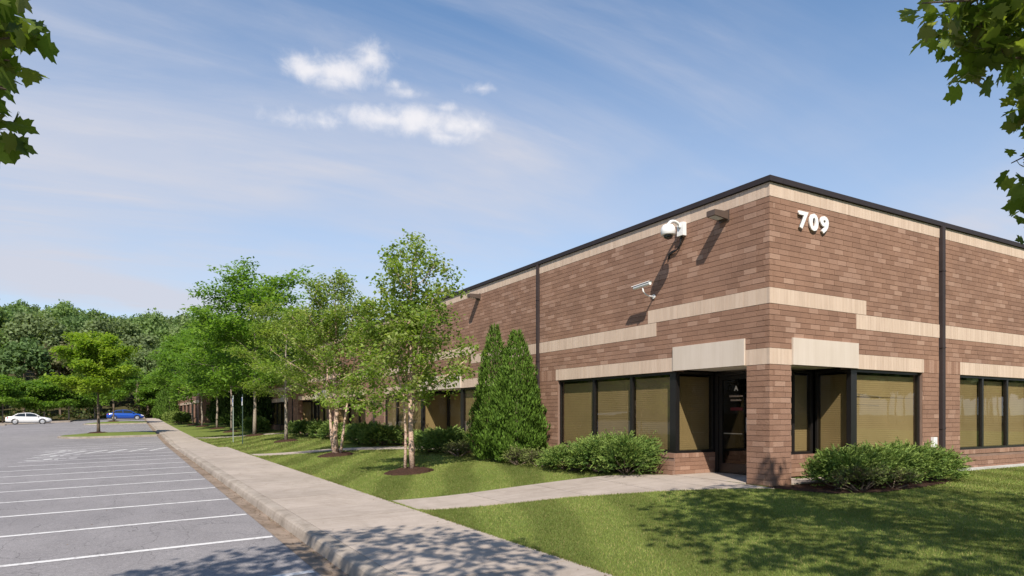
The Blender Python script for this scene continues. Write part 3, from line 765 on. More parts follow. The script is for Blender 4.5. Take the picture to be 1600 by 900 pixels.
# glazed door with its sidelights
m = MB(); fD.box(m, 10.76, 10.86, PF, SOFF - .02, .0, .10); fD.box(m, 9.28, 10.76, SOFF - .10, SOFF - .02, .0, .10); fD.box(m, 9.70, 9.78, PF, SOFF - .10, .0, .10)
part(m, 'door_frame', 'black_frame')
m = MB(); dz0, dz1 = PF + .01, SOFF - .105
fD.box(m, 10.66, 10.755, dz0, dz1, .02, .07); fD.box(m, 9.785, 9.88, dz0, dz1, .02, .07); fD.box(m, 9.88, 10.66, dz0, dz0 + .22, .02, .07); fD.box(m, 9.88, 10.66, dz1 - .09, dz1, .02, .07)
door = part(m, 'door', 'black_frame')
m = MB(); sheet(m, fD, 9.881, 10.659, dz0 + .221, dz1 - .091, .045); wpart(m, 'pane', 'glass', door)
m = MB(); sheet(m, fD, 9.29, 9.695, PF + .02, SOFF - .105, .045); part(m, 'sidelight', 'glass')
m = MB(); m.tube([fD.pt(9.90, 1.45, -.02), fD.pt(9.90, 1.45, -.06), fD.pt(9.90, 1.78, -.06), fD.pt(9.90, 1.78, -.02)], .012, 6); wpart(m, 'handle', 'steel', door)
m = MB(); fD.box(m, 10.10, 10.62, 1.40, 1.42, .03, .039); wpart(m, 'push_bar', 'steel', door)
def text_mesh(txt, size, extrude, bold=0.0):
    c = bpy.data.curves.new('txt', 'FONT'); c.body = txt; c.size = size; c.extrude = extrude; c.offset = bold; c.align_x = 'CENTER'; c.resolution_u = 3
    o = bpy.data.objects.new('txt', c); COL.objects.link(o); dg = bpy.context.evaluated_depsgraph_get()
    me = bpy.data.meshes.new_from_object(o.evaluated_get(dg)); bpy.data.objects.remove(o); me.materials.clear(); return me
def put_text(name, me, mat, loc, facing, parent):
    o = link(name, me, mat); o.rotation_euler = (math.pi / 2, 0, -math.pi / 2 if facing == 'L' else 0); o.location = loc
    if parent is not None:
        o.parent = parent; o.matrix_parent_inverse = world_of(parent).inverted()
    return o
put_text('letter', text_mesh('A', .15, .001, .004), 'white_paint', (XI + .034, 10.27, 2.38), 'L', door)
m = MB()
for zz, wdt in ((2.235, .36), (2.145, .28)):   # two lines of small lettering too fine to read
    u = 10.27 - wdt / 2
    while u < 10.27 + wdt / 2:
        g = rs.uniform(.014, .026); fD.box(m, u, u + g, zz, zz + rs.uniform(.03, .042), .036, .0385); u += g + .008
wpart(m, 'small_lettering', 'cream_joint', door)
m = MB(); fD.box(m, 10.09, 10.43, 1.93, 2.00, .036, .0385); wpart(m, 'red_strip', 'red_strip', door)
# further recessed entrances along the long side
def recess(u0, u1, depth, doors, cuts):
    m = MB(); m.box(XB + .02, XB + depth + .3, u0 - .02, u1 + .02, SOFF + .012, SOFF + .1); part(m, 'soffit', 'soffit')
    m = MB(); m.box(XB + .0, XB + depth + .3, u0, u1, .2, PF); part(m, 'porch_floor', 'concrete')
    fs, fb = Fac('R', u1), Fac('L', XB + depth)
    m = MB(); fs.box(m, XB + .31, XB + depth, PF, WZ0, .0, .2); fb.box(m, u0, u1, PF, WZ0 - .001, .002, .2); m.box(XB + .31, XB + depth + .2, u0 - .2, u0 - .003, PF, SOFF); part(m, 'plinth_wall', 'brick_far')
    window(fs, XB + .10, XB + depth, WZ0, SOFF - .02, [], inset=.02, n_slat=40)
    a = u0
    for du in doors:
        m = MB(); fb.box(m, du, du + .08, PF, SOFF - .03, -.03, .05); fb.box(m, du + 1.0, du + 1.08, PF, SOFF - .03, -.03, .05); fb.box(m, du + .08, du + 1.0, SOFF - .13, SOFF - .03, -.03, .05); fb.box(m, du + .08, du + 1.0, PF, PF + .2, -.03, .05)
        d = part(m, 'door', 'black_frame'); m = MB(); sheet(m, fb, du + .081, du + .999, PF + .201, SOFF - .131, -.016); wpart(m, 'pane', 'glass', d)
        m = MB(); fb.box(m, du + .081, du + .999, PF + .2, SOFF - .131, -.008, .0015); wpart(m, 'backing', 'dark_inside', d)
    spans = []; cur = u0 + .05
    for du in sorted(doors): spans.append((cur, du - .01)); cur = du + 1.09
    spans.append((cur, u1 - .02))
    for a, b in spans:
        if b - a > .5: window(fb, a, b, WZ0, SOFF - .02, [a + (b - a) * q for q in cuts] if b - a > 2 else [], inset=-.10, n_slat=40)
recess(21.9, 25.5, 1.28, [22.6], [.5]); recess(32.9, 39.0, 1.0, [], [.33, .66]); recess(40.5, 48.4, 1.0, [46.4], [.25, .5, .75]); recess(51.9, 54.8, 1.2, [53.0], [.5])
# downpipes at the panel joints
def downpipe(f, u, w, z0=.25):
    m = MB(); f.box(m, u - w / 2, u + w / 2, z0, CAP + .011, -.075, .09)
    for zz in (1.5, 3.4, 5.2): f.box(m, u - w / 2 - .012, u + w / 2 + .012, zz, zz + .03, -.082, .0)
    part(m, 'downpipe', 'downpipe')
downpipe(FL, 16.445, .075); downpipe(FR, 16.52, .13); downpipe(FL, 31.5, .075); downpipe(FL, 50.1, .075)

# projecting far wing
wing = empty('office_building', (7.3, 87, .4), label='distant brick wing of the office block half hidden behind hedges and trees', cat='building')
fW = Fac('L', 7.3); fWe = Fac('R', 87.05)
wh = [(90, 93, 1.4, 3.2), (94.6, 99, 1.4, 3.2), (101, 106, 1.4, 3.2), (108, 113, 1.4, 3.2), (115, 121, 1.4, 3.2)]
m = MB(); wall_cells(m, fW, 87.05, 136, 0, 6.6, wh, 0, .3); fWe.box(m, 7.601, 30, 0, 6.6, 0, .3); part(m, 'wall', 'brick_far', wing)
m = MB(); m.box(7.25, 30, 87.0, 136, 6.605, 6.73); part(m, 'roof', 'coping', wing)
m = MB(); fW.box(m, 87.02, 136, 6.25, 6.601, -.02, .05); fW.box(m, 87.02, 136, 3.202, 3.55, -.02, .05); fW.box(m, 87.02, 136, 4.2, 4.5, -.02, .05); part(m, 'cream_band', 'cream', wing)
m = MB(); m.box(7.6, 8.0, 87.4, 135, .5, 3.8); part(m, 'inner_wall', 'dark_inside', wing)
for a, b, z0, z1 in wh: window(fW, a, b, z0, z1, [a + (b - a) / 3, a + 2 * (b - a) / 3], parent=wing, n_slat=20)

# ------------------------------------------------------------------ fixtures on the walls
num = empty('number_sign', (11.73, YB - .02, 5.45), label='raised white building number 709 on the brick near the roof corner', cat='sign')
for ch, x, z in (('7', 11.41, 5.50), ('0', 11.745, 5.50), ('9', 12.08, 5.50)):
    o = put_text('digit', text_mesh(ch, .44, .014, .017), 'white_paint', (x, YB - .040, z), 'R', num); o.scale = (1.22, 1, 1)
def wall_lamp(y, z, label):
    root = empty('wall_lamp', (XB, y, z), label=label, cat='lamp', group='box lights high on the brick wall')
    m = MB(); m.v += [(-.40, -.11, -.035), (-.40, .11, -.035), (-.02, .11, -.07), (-.02, -.11, -.07), (-.40, -.11, .075), (-.40, .11, .075), (-.02, .11, .085), (-.02, -.11, .085)]
    m.f += [(0, 1, 2, 3), (7, 6, 5, 4), (0, 4, 5, 1), (1, 5, 6, 2), (2, 6, 7, 3), (3, 7, 4, 0)]; m.build('housing', 'bronze', root)
    m = MB(); m.v += [(-.37, -.085, -.042), (-.37, .085, -.042), (-.12, .085, -.066), (-.12, -.085, -.066)]; m.f.append((0, 1, 2, 3)); m.build('lens', 'lamp_lens', root)
    MB().box(-.0195, -.003, -.13, .13, -.10, .11).build('back_plate', 'bronze', root)
wall_lamp(9.42, 5.86, 'bronze box light on the brick wall nearest the roof corner')
wall_lamp(20.3, 5.90, 'bronze box light on the brick wall above the evergreen cones')
# dome camera on its swan-neck
dome = empty('dome_camera', (XB, 10.57, 5.88), label='white dome security camera hanging from a curved arm under the coping', cat='camera')
MB().box(-.12, -.004, -.10, .10, -.16, .16).build('wall_box', 'white_plastic', dome)
m = MB(); arc = [(-.12 - .19 * (1 - math.cos(t)), .0, .02 + .14 * math.sin(t)) for t in np.linspace(0, math.pi, 10)]; m.tube(arc, .035, 10); m.build('arm', 'white_plastic', dome, smooth=True)
def lathe(m, cx, cy, prof, n=20):
    b = len(m.v)
    for r, z in prof:
        for k in range(n): th = 2 * math.pi * k / n; m.v.append((cx + r * math.cos(th), cy + r * math.sin(th), z))
    for i in range(len(prof) - 1):
        for k in range(n): m.f.append((b + i * n + k, b + i * n + (k + 1) % n, b + (i + 1) * n + (k + 1) % n, b + (i + 1) * n + k))
    m.f.append(tuple(b + k for k in reversed(range(n)))); e = b + (len(prof) - 1) * n; m.f.append(tuple(e + k for k in range(n)))
m = MB(); lathe(m, -.50, 0, [(.165, -.20), (.175, -.19), (.175, -.08), (.16, -.02), (.12, .035), (.06, .06), (.03, .065)]); m.build('housing', 'white_plastic', dome, smooth=True)
m = MB(); lathe(m, -.50, 0, [(.02, -.30), (.07, -.285), (.105, -.25), (.115, -.201)]); m.build('dome_glass', 'car_glass', dome, smooth=True)
for q in (0, 1):
    m = MB(); m.tube([(-.05 - .02 * q, .03 - .05 * q, -.16), (-.06, .05, -.34), (-.05, .16, -.45), (-.04, .36 + .04 * q, -.46 - .05 * q), (-.03, .47, -.50 - .03 * q), (-.02, .49, -.62 + .05 * q)], .018, 7); m.build('cable', 'black_rubber', dome, smooth=True)
dome.scale = (.9, .9, .9)
bul = empty('bullet_camera', (XB, 11.5, 4.56), label='small white bullet camera on a bent bracket above the cream belt course', cat='camera')
m = MB(); lathe(m, 0, 0, [(.05, -.012), (.05, .012)]); o = m.build('wall_plate', 'white_plastic', bul); o.rotation_euler = (0, math.pi / 2, 0); o.location = (-.014, 0, 0)
m = MB(); m.tube([(-.02, 0, 0), (-.16, 0, .0), (-.26, 0, .03), (-.33, 0, .10), (-.34, 0, .17)], .018, 8); m.build('bracket', 'white_plastic', bul, smooth=True)
tilt = (math.radians(-3), 0, 0)
m = MB(); m.tube([(0, -.28, 0), (0, .26, 0)], .042, 14); o = m.build('housing', 'white_plastic', bul); o.location = (-.34, .04, .225); o.rotation_euler = tilt
m = MB(); m.v += [(-.055, -.30, .03), (-.03, -.30, .05), (.03, -.30, .05), (.055, -.30, .03), (-.055, .32, .03), (-.03, .32, .05), (.03, .32, .05), (.055, .32, .03)]
m.f += [(0, 1, 5, 4), (1, 2, 6, 5), (2, 3, 7, 6)]; o = m.build('sun_shield', 'white_plastic', bul); o.location = (-.34, .04, .225); o.rotation_euler = tilt
m = MB(); m.tube([(0, .2605, 0), (0, .272, 0)], .036, 14); o = m.build('lens', 'car_glass', bul); o.location = (-.34, .04, .225); o.rotation_euler = tilt
ob = empty('outlet_box', (16.16, YB, 1.20), label='white electrical outlet box low on the brick pier beside the downpipe', cat='outlet box')
MB().box(-.075, .075, -.07, -.003, -.115, .115).build('cover', 'white_plastic', ob); MB().box(-.04, .04, -.076, -.0705, -.06, .06).build('socket_plate', 'sign_face', ob)

# ------------------------------------------------------------------ plants
def V3(*a): return np.array(a, float)
class Wood:
    """collects tapered limbs and the points where leaf clusters sit"""
    def __init__(s): s.m = MB(); s.tips = []
    def limb(s, pts, r0, r1, n=6):
        k = len(pts); s.m.tube([tuple(p) for p in pts], [r0 + (r1 - r0) * (i / (k - 1)) ** 0.8 for i in range(k)], n)
def sweep(rng, p, d, L, n=5, up=0.0, jit=0.12):
    pts = [p.copy()]; d = d / np.linalg.norm(d)
    for i in range(n):
        d = d + V3(0, 0, up / n) + rng.normal(size=3) * jit / n * 2; d = d / np.linalg.norm(d); pts.append(pts[-1] + d * L / n)
    return pts
def along(pts, t):
    q = t * (len(pts) - 1); i = min(int(q), len(pts) - 2); return pts[i] + (pts[i + 1] - pts[i]) * (q - i)
def crown(w, rng, stem, rstem, z_lo, z_hi, nb, lenf, elev, up, twigs, twl, rel=.42, flat=False, az0=0.0):
    """branches off one stem polyline; lenf(h) gives the length at relative height h"""
    zs = [p[2] for p in stem]; ang_ = az0
    for i in range(nb):
        h = (i + rng.uniform(.1, .9)) / nb; z = z_lo + (z_hi - z_lo) * h
        t = np.interp(z, zs, np.linspace(0, 1, len(zs))); p = along(stem, t); ang_ += 2.4 + rng.uniform(-.3, .3)
        L = lenf(h) * rng.uniform(.78, 1.15); e = elev(h) + rng.uniform(-.12, .12)
        d = V3(math.cos(ang_) * math.cos(e), math.sin(ang_) * math.cos(e), math.sin(e))
        b = sweep(rng, p, d, L, 5, up, .22); rb = max(.010, rstem * (1 - .75 * t) * rel); w.limb(b, rb, .005, 5)
        for q in range(twigs):
            tt = .25 + .75 * (q + rng.uniform(0, 1)) / twigs; pp = along(b, tt); bd = b[-1] - b[0]; bd /= np.linalg.norm(bd)
            side = rng.normal(size=3); 
            if flat: side[2] *= .25
            td = bd * .55 + side * .75; tw = sweep(rng, pp, td, twl * rng.uniform(.6, 1.3) * (1.15 - .45 * tt), 3, up * .4, .3); w.limb(tw, rb * .35 + .002, .002, 3)
            w.tips.append((tw[-1], tw[-1] - tw[0])); w.tips.append((tw[1] * .5 + tw[2] * .5, tw[-1] - tw[0]))
        w.tips.append((b[-1], bd))
def leaves_at(rng, tips, per, spread, ln, wd, cols, flatten=1.0, droop=.25, upn=.6):
    n = len(tips); P0 = np.array([t[0] for t in tips]); N = n * per
    P = np.repeat(P0, per, 0) + np.clip(rng.normal(size=(N, 3)), -1.6, 1.6) * spread * V3(1, 1, flatten)
    T = rdir(rng, N); T[:, 2] = T[:, 2] * .5 - droop
    Nn = rdir(rng, N) * (1 - upn) + V3(0, 0, 1) * upn
    ci = rng.randint(0, len(cols), n); C = np.array(cols)[np.repeat(ci, per)] * rng.uniform(.8, 1.2, size=(N, 1)) * np.repeat(rng.uniform(.88, 1.12, size=(n, 1)), per, 0)
    s = rng.uniform(.7, 1.25, N); return P, T, Nn, ln * s, wd * s, np.clip(C, 0, 1)
def mulch_ring(x, y, z, r):
    rng = np.random.RandomState(int(x * 100) % 999); m = MB(); n = 26; rings = 5
    m.v.append((0, 0, .10))
    for j in range(1, rings + 1):
        for k in range(n):
            th = 2 * math.pi * k / n; q = r * j / rings * (1 + (.07 * math.sin(3 * th + x) + rng.uniform(-.09, .09)) * (j == rings))
            xx, yy = q * math.cos(th), q * math.sin(th); hz = lawn_z(x + xx, y + yy) - z if x > 4 else 0
            m.v.append((xx, yy, hz + .10 * (1 - (j / rings) ** 2) + .012 + (rng.uniform(-.02, .035) if j < rings else -.03)))
    for k in range(n): m.f.append((0, 1 + k, 1 + (k + 1) % n))
    for j in range(rings - 1):
        for k in range(n): a = 1 + j * n; m.f.append((a + k, a + n + k, a + n + (k + 1) % n, a + (k + 1) % n))
    rng2 = np.random.RandomState(7)
    o = m.build('mulch', 'mulch', loc=(x, y, z), kind='stuff'); return (x, y, r)
MULCH = []
BIRCH = [(.200, .280, .055), (.175, .255, .046), (.230, .305, .070), (.150, .230, .044), (.265, .315, .100)]
LOCUST = [(.120, .225, .034), (.145, .255, .038), (.100, .190, .032), (.175, .280, .050)]
def finish_tree(root, w, rng, bark_, L, mat='leaf'):
    w.m.build('trunk', bark_, root, smooth=True)
    P, T, N, ln, wd, C = L
    leaf_mesh('crown', P, T, N, ln, wd, C, mat, parent=root)
def birch(x, y, height, spread_, seed, label, stems, clear=1.7, nb=17, mulch=.72):
    rng = np.random.RandomState(seed); z = lawn_z(x, y); root = empty('birch_tree', (x, y, z), label=label, cat='tree', group='river birches on the lawn'); w = Wood()
    for si, (dx, dy, lean, hf, r) in enumerate(stems):
        d = V3(dx, dy, 0); pts = []; n = 9; H = height * hf
        for i in range(n):
            t = i / (n - 1); pts.append(d * (.45 + lean * t) + V3(rng.normal() * .04, rng.normal() * .04, H * t - (.05 if i == 0 else 0)))
        w.limb(pts, r, .012, 9)
        share = nb if si == 0 else int(nb * .6)
        crown(w, rng, pts, r, clear, H * .97, share, lambda h: spread_ * (.95 - .10 * h if h < .35 else .915 - 1.0 * (h - .35)) * (1 if si == 0 else .75) + .15, lambda h: .18 + .75 * h, .35, 7, .55, az0=si * 2.0 + seed)
    L = leaves_at(rng, w.tips, 23, .135, .110, .074, BIRCH, .7, .30, .55)
    finish_tree(root, w, rng, 'birch_bark', L); MULCH.append(mulch_ring(x, y, z, mulch)); return root
birch(6.62, 16.9, 5.75, 2.05, 11, 'nearest river birch with slim forked peeling trunks in a mulch ring', [(.02, .0, 3.0, 1.0, .085), (-.22, -.10, 1.6, .72, .045), (.12, .06, 2.4, .85, .05)])
birch(6.78, 24.9, 6.3, 2.9, 23, 'clump birch with three pale trunks in front of the second entrance', [(.0, .0, 2.0, 1.0, .12), (.30, -.18, 2.4, .82, .06), (-.14, .05, 3.4, .85, .07)], nb=24)
def locust(x, y, z, height, spread_, seed, label, clear=2.2, cols=LOCUST, bark_='grey_bark', nb=15, per=26, leaf=.15, r=.11, group='street trees along the front lawn', lean=(0, 0), name='locust_tree', mul=True, sp=.22):
    rng = np.random.RandomState(seed); root = empty(name, (x, y, z), label=label, cat='tree', group=group); w = Wood()
    pts = [V3(lean[0] * (i / 8) ** 1.3 + rng.normal() * .03 * (i > 0), lean[1] * (i / 8) ** 1.3 + rng.normal() * .03 * (i > 0), height * .92 * i / 8 - (.05 if i == 0 else 0)) for i in range(9)]
    w.limb(pts, r, .015, 9)
    crown(w, rng, pts, r, clear, height * .92, nb, lambda h: spread_ * (1.02 - .40 * abs(h - .45) - .22 * h * h), lambda h: .26 + .50 * h, -.12, 12, .36 * spread_, flat=True, rel=.45)
    L = leaves_at(rng, w.tips, int(per * 1.5), sp * 1.15, leaf * 1.28, leaf * .74, cols, .40, .15, .68)
    finish_tree(root, w, rng, bark_, L)
    if mul: MULCH.append(mulch_ring(x, y, z, .75))
    return root
locust(7.5, 37.6, lawn_z(7.5, 37.6), 7.0, 2.6, 31, 'pale leaved lawn tree with straight speckled trunk left of the clump birch', clear=2.4, cols=BIRCH, nb=14, per=22, leaf=.11)
locust(7.5, 48.1, lawn_z(7.5, 48.1), 9.7, 5.0, 37, 'tallest honey locust with wide airy crown on the front lawn', clear=3.0, nb=20, per=30, leaf=.20, r=.14, sp=.34)
locust(7.2, 57.4, lawn_z(7.2, 57.4), 8.2, 3.8, 41, 'honey locust just behind the tall one, trunk beside the sign posts', clear=3.0, nb=15, leaf=.19, sp=.30)
locust(7.1, 66.5, lawn_z(7.1, 66.5), 8.0, 3.8, 43, 'slim honey locust in front of the dark evergreen cones', clear=3.1, nb=15, leaf=.19, sp=.30)
locust(6.6, 75.2, lawn_z(6.6, 75.2), 8.6, 4.2, 47, 'honey locust near the far wing, second from the end', clear=3.3, nb=15, leaf=.21, sp=.32)
locust(6.4, 83.0, lawn_z(6.4, 83.0), 8.8, 4.4, 53, 'farthest honey locust at the corner of the brick wing', clear=3.3, nb=15, leaf=.21, sp=.32, lean=(-.8, 0))
YEL = [(.190, .290, .030), (.215, .310, .034), (.160, .255, .030), (.240, .325, .046)]
LOTG = 'small trees dotted round the parking lot'
locust(-2.0, 60.2, lot(-2, 60.2) + .25, 6.9, 2.7, 61, 'yellow-green tree on the grassy island in the parking lot', clear=3.0, cols=YEL, bark_='brown_bark', nb=17, per=26, leaf=.20, r=.13, group=LOTG, sp=.28)
locust(-1.5, 92.2, lot(-1.5, 92.2) + .25, 6.2, 3.0, 67, 'slender green tree on the second parking island before the blue car', clear=2.4, bark_='brown_bark', nb=13, per=24, leaf=.22, r=.10, group=LOTG, sp=.30)
locust(-14.2, 108.0, lot(-14, 108) + .13, 5.6, 2.4, 71, 'small tree at the left edge behind the tail of the white car', clear=2.4, bark_='brown_bark', nb=13, per=24, leaf=.22, r=.10, group=LOTG, sp=.30, mul=False)
for k, (x, yv, lab) in enumerate(((-12.6, 115, 'round verge tree directly behind the boot of the white car'), (-10.2, 113.2, 'verge tree behind the bonnet of the white car'), (-7.4, 113.5, 'verge tree just ahead of the white car nose'), (-4.4, 117.4, 'dark little tree at the woodland edge between the two cars'), (3.6, 119.5, 'leafy small tree at the woodland edge past the blue car'))):
    locust(x, yv, lot(min(x, 2), yv) + .13, 5.2 + .3 * (k % 3), 2.5, 80 + k, lab, clear=1.9, bark_='grey_bark', cols=LOCUST, nb=14, per=22, leaf=.26, r=.11, group='trees on the far verge', sp=.36, mul=False)

def arborvitae(x, y, z, h, r, seed, label, cols, n=5200, size=.13, group='columnar evergreens'):
    rng = np.random.RandomState(seed); root = empty('arborvitae', (x, y, z), label=label, cat='evergreen', group=group)
    m = MB(); m.tube([(0, 0, -.05), (0, 0, h * .9)], [.07, .015], 7); m.build('trunk', 'brown_bark', root)
    t = 1 - np.sqrt(1 - rng.uniform(0, .995, n)); th = rng.uniform(0, 2 * math.pi, n); zz = .03 + t * h * .97
    prof = np.where(t < .16, .72 + .28 * t / .16, np.maximum(.02, 1 - ((t - .16) / .84) ** 1.5)); 
    lump = 1 + .08 * np.sin(th * 3 + zz * 2.1 + seed) + .09 * np.sin(th * 6 - zz * 5.3) + .08 * np.sin(th * 4 + zz * 11) + .06 * np.sin(th * 9 + zz * 17)
    R = r * prof * lump * (1 - .30 * rng.uniform(0, 1, n) ** 2)
    P = np.stack([R * np.cos(th), R * np.sin(th), zz], 1); rad = np.stack([np.cos(th), np.sin(th), np.zeros(n)], 1)
    T = rad * rng.uniform(.1, .6, (n, 1)) + V3(0, 0, 1) * rng.uniform(.7, 1.2, (n, 1)) + rng.normal(size=(n, 3)) * .22
    N = rad * .6 + rng.normal(size=(n, 3)) * .6
    C = np.array(cols)[rng.randint(0, len(cols), n)] * rng.uniform(.75, 1.25, (n, 1))
    leaf_mesh('foliage', P, T, N, size * rng.uniform(.8, 1.7, n), size * .42, C, 'needle', parent=root)
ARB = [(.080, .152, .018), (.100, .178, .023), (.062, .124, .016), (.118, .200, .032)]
arborvitae(9.72, 16.45, lawn_z(9.7, 16.4), 4.15, .84, 3, 'right hand evergreen cone of the pair at the brick wall', ARB, 17000, .085)
arborvitae(9.60, 17.55, lawn_z(9.6, 17.5), 4.45, .70, 5, 'left hand evergreen cone of the pair, its tip highest', ARB, 14000, .085)
SHADED_ARB = [(.040, .078, .016), (.050, .092, .018), (.033, .064, .015)]  # darker arborvitae greens, with shade put into the leaf colour
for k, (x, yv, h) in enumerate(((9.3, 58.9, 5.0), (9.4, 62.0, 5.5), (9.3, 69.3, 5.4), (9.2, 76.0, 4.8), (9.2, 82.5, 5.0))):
    arborvitae(x, yv, lawn_z(x, yv), h, 1.35, 30 + k, ('dark evergreen cone nearest the fourth entrance', 'dark evergreen cone beside the fourth entrance, second of its row', 'dark evergreen cone in the middle of the row along the shaded wall', 'dark evergreen cone, fourth along the shaded wall', 'last dark evergreen cone before the far wing')[k], SHADED_ARB, 2600, .24, group='dark evergreens along the shaded wall')
for k, (x, yv, h) in enumerate(((4.75, 113.0, 5.0), (5.3, 110.5, 5.4), (4.5, 117.0, 4.9))):
    arborvitae(x, yv, lawn_z(x, yv), h, 1.25, 50 + k, ('left of the far evergreen cones at the end of the sidewalk', 'right of the far evergreen cones, in front of the wing', 'rear evergreen cone at the end of the sidewalk')[k], ARB, 2200, .26, group='evergreens at the end of the sidewalk')

def juniper(mounds, seed, label, cols, nspray=900, per=16, L=.34, name='juniper_shrub', group='spreading junipers along the building', mat='needle', leaf=.054, wid=.0125, up=.04, cat='shrub'):
    """mounds: list of (x, y, rx, ry, h); feathery sprays arch outwards from each mound"""
    rng = np.random.RandomState(seed); cx, cy = mounds[0][0], mounds[0][1]; z0 = lawn_z(cx, cy)
    root = empty(name, (cx, cy, z0), label=label, cat=cat, group=group); w = Wood()
    area = [a[2] * a[3] for a in mounds]; Ps, Ds = [], []
    for (x, y, rx, ry, h), ar in zip(mounds, area):
        n = int(nspray * ar / sum(area)); u = rng.uniform(0, 1, n) ** .8; th = rng.uniform(0, 2 * math.pi, n); ph = u * math.pi / 2
        sh = rng.uniform(.60, 1.0, n) ** .7 * (1 + .12 * np.sin(3 * th + seed) + .09 * np.sin(7 * th + 4 * ph))
        zrel = np.sin(ph) ** .55
        P = np.stack([x - cx + rx * np.cos(ph) ** .6 * np.cos(th) * sh, y - cy + ry * np.cos(ph) ** .6 * np.sin(th) * sh, .06 + h * .92 * zrel * sh], 1)
        D = np.stack([np.cos(th) * (.35 + .65 * np.cos(ph)), np.sin(th) * (.35 + .65 * np.cos(ph)), .22 + .30 * np.sin(ph)], 1) + rng.normal(size=(n, 3)) * .22
        Ps.append(P); Ds.append(unit(D))
        if (x, y) != (cx, cy): w.limb([V3(0, 0, -.05), V3(x - cx, y - cy, -.03)], .022, .02, 5)
        for q in range(7):
            t2 = rng.uniform(0, 6.28); e = V3(x - cx + rx * .8 * math.cos(t2), y - cy + ry * .8 * math.sin(t2), h * .55); w.limb(sweep(rng, V3(x - cx, y - cy, -.03), e - V3(x - cx, y - cy, 0), np.linalg.norm(e - V3(x - cx, y - cy, 0)), 4, .1, .2), .022, .006, 5)
    P0 = np.concatenate(Ps); D0_ = np.concatenate(Ds); n = len(P0)
    t = rng.uniform(0, 1, (n, per)); Ls = L * rng.uniform(.6, 1.3, (n, 1))
    side = np.cross(D0_, rdir(rng, n)); side = unit(side)
    P = P0[:, None, :] + D0_[:, None, :] * ((t - .45) * Ls)[:, :, None] + V3(0, 0, -1) * ((t ** 2) * Ls * .12)[:, :, None]
    sg = np.where(rng.uniform(size=(n, per)) > .5, 1, -1)
    T = D0_[:, None, :] * .8 + side[:, None, :] * (sg * .38)[:, :, None] + rng.normal(size=(n, per, 3)) * .14 + V3(0, 0, up)
    cc = np.array(cols); base = cc[rng.randint(0, len(cols), n)][:, None, :] * rng.uniform(.8, 1.2, (n, per, 1))
    new = V3(.245, .320, .075); k = np.clip((t - .45) * 1.4, 0, .75)[:, :, None]; C = base * (1 - k) + new * k * rng.uniform(.7, 1.1, (n, 1, 1))
    N = rdir(rng, n * per) * .8 + V3(0, 0, .7)
    w.m.build('stem', 'brown_bark', root, smooth=True)
    Z = P.reshape(-1, 3); Z[:, 2] = np.maximum(Z[:, 2], .02)
    leaf_mesh('foliage', Z, T.reshape(-1, 3), N, leaf * rng.uniform(.7, 1.4, n * per), wid * rng.uniform(.8, 1.3, n * per), C.reshape(-1, 3), mat, parent=root)
    return root
JUN = [(.098, .180, .040), (.115, .205, .044), (.082, .155, .040), (.130, .220, .048)]
juniper([(9.80, 11.65, .72, .70, .76), (9.62, 12.45, .75, .8, .68), (9.42, 13.4, .65, .8, .46), (10.1, 12.3, .45, 1.1, .78)], 3, 'spreading juniper under the first window, left of the entry path', JUN, 3200, 26, .36, leaf=.058, wid=.0155)
juniper([(11.65, 7.55, .78, .60, .58), (12.6, 7.55, .95, .62, .62), (13.6, 7.55, .80, .65, .64), (14.35, 7.5, .58, .6, .50)], 4, 'broad green juniper in front of the right hand front window', JUN, 4000, 26, .36, leaf=.058, wid=.0155)
DRY = [(.10, .10, .050), (.075, .085, .035), (.12, .105, .06)]
juniper([(11.3, 7.05, .75, .33, .38), (12.2, 6.98, .55, .3, .32)], 9, 'twiggy dull shrub at the foot of the broad juniper', DRY, 500, 12, .25, name='low_shrub', group='low dull shrubs', leaf=.035, wid=.02)
juniper([(9.35, 14.6, .45, .55, .36), (9.25, 15.5, .45, .55, .38)], 10, 'low grey-green shrub between the evergreen cones and the juniper', DRY, 520, 12, .25, name='low_shrub', group='low dull shrubs', leaf=.04, wid=.022)
juniper([(9.35, 19.5, .5, .7, .42)], 12, 'low grey-green shrub left of the evergreen pair', DRY, 340, 12, .25, name='low_shrub', group='low dull shrubs', leaf=.04, wid=.022)
juniper([(9.65, 21.1, .8, .9, .72), (9.6, 22.3, .75, .8, .66)], 13, 'rounded juniper left of the evergreen cones by the second entrance', JUN, 2200, 20, leaf=.085, wid=.026)
juniper([(9.5, 27.7, .85, 1.0, .76), (9.4, 29.2, .85, 1.0, .84), (9.35, 30.5, .8, .8, .7)], 14, 'long juniper mound between the second entrance path and the clump birch', JUN, 2600, 20, leaf=.095, wid=.032)
juniper([(9.7, 36.2, .8, 1.2, .80), (9.7, 38.4, .8, 1.2, .86)], 15, 'dark juniper mound behind the clump birch trunks', [(.075, .14, .034), (.085, .155, .036)], 1300, 18, leaf=.09, wid=.034)
juniper([(9.5, 41.5, .8, 1.3, .85), (9.6, 44.0, .8, 1.0, .8)], 16, 'dark juniper mound by the third entrance', [(.075, .14, .034), (.085, .155, .036)], 1100, 18, leaf=.09, wid=.034)
juniper([(8.4, 53.0, .9, 1.3, 1.0), (8.7, 55.0, .9, 1.2, .95)], 17, 'round juniper beside the path past the sign posts', JUN, 1200, 16, leaf=.12, wid=.045)
juniper([(8.6, 61.5, .9, 1.2, .95)], 18, 'small juniper behind the second honey locust trunk', JUN, 400, 14, leaf=.12, wid=.045)
juniper([(8.5, 70.0, .9, 1.2, 1.0)], 19, 'small juniper in front of the dark evergreen cones', JUN, 400, 14, leaf=.12, wid=.045)
HED = [(.115, .175, .032), (.135, .20, .038), (.10, .155, .032)]
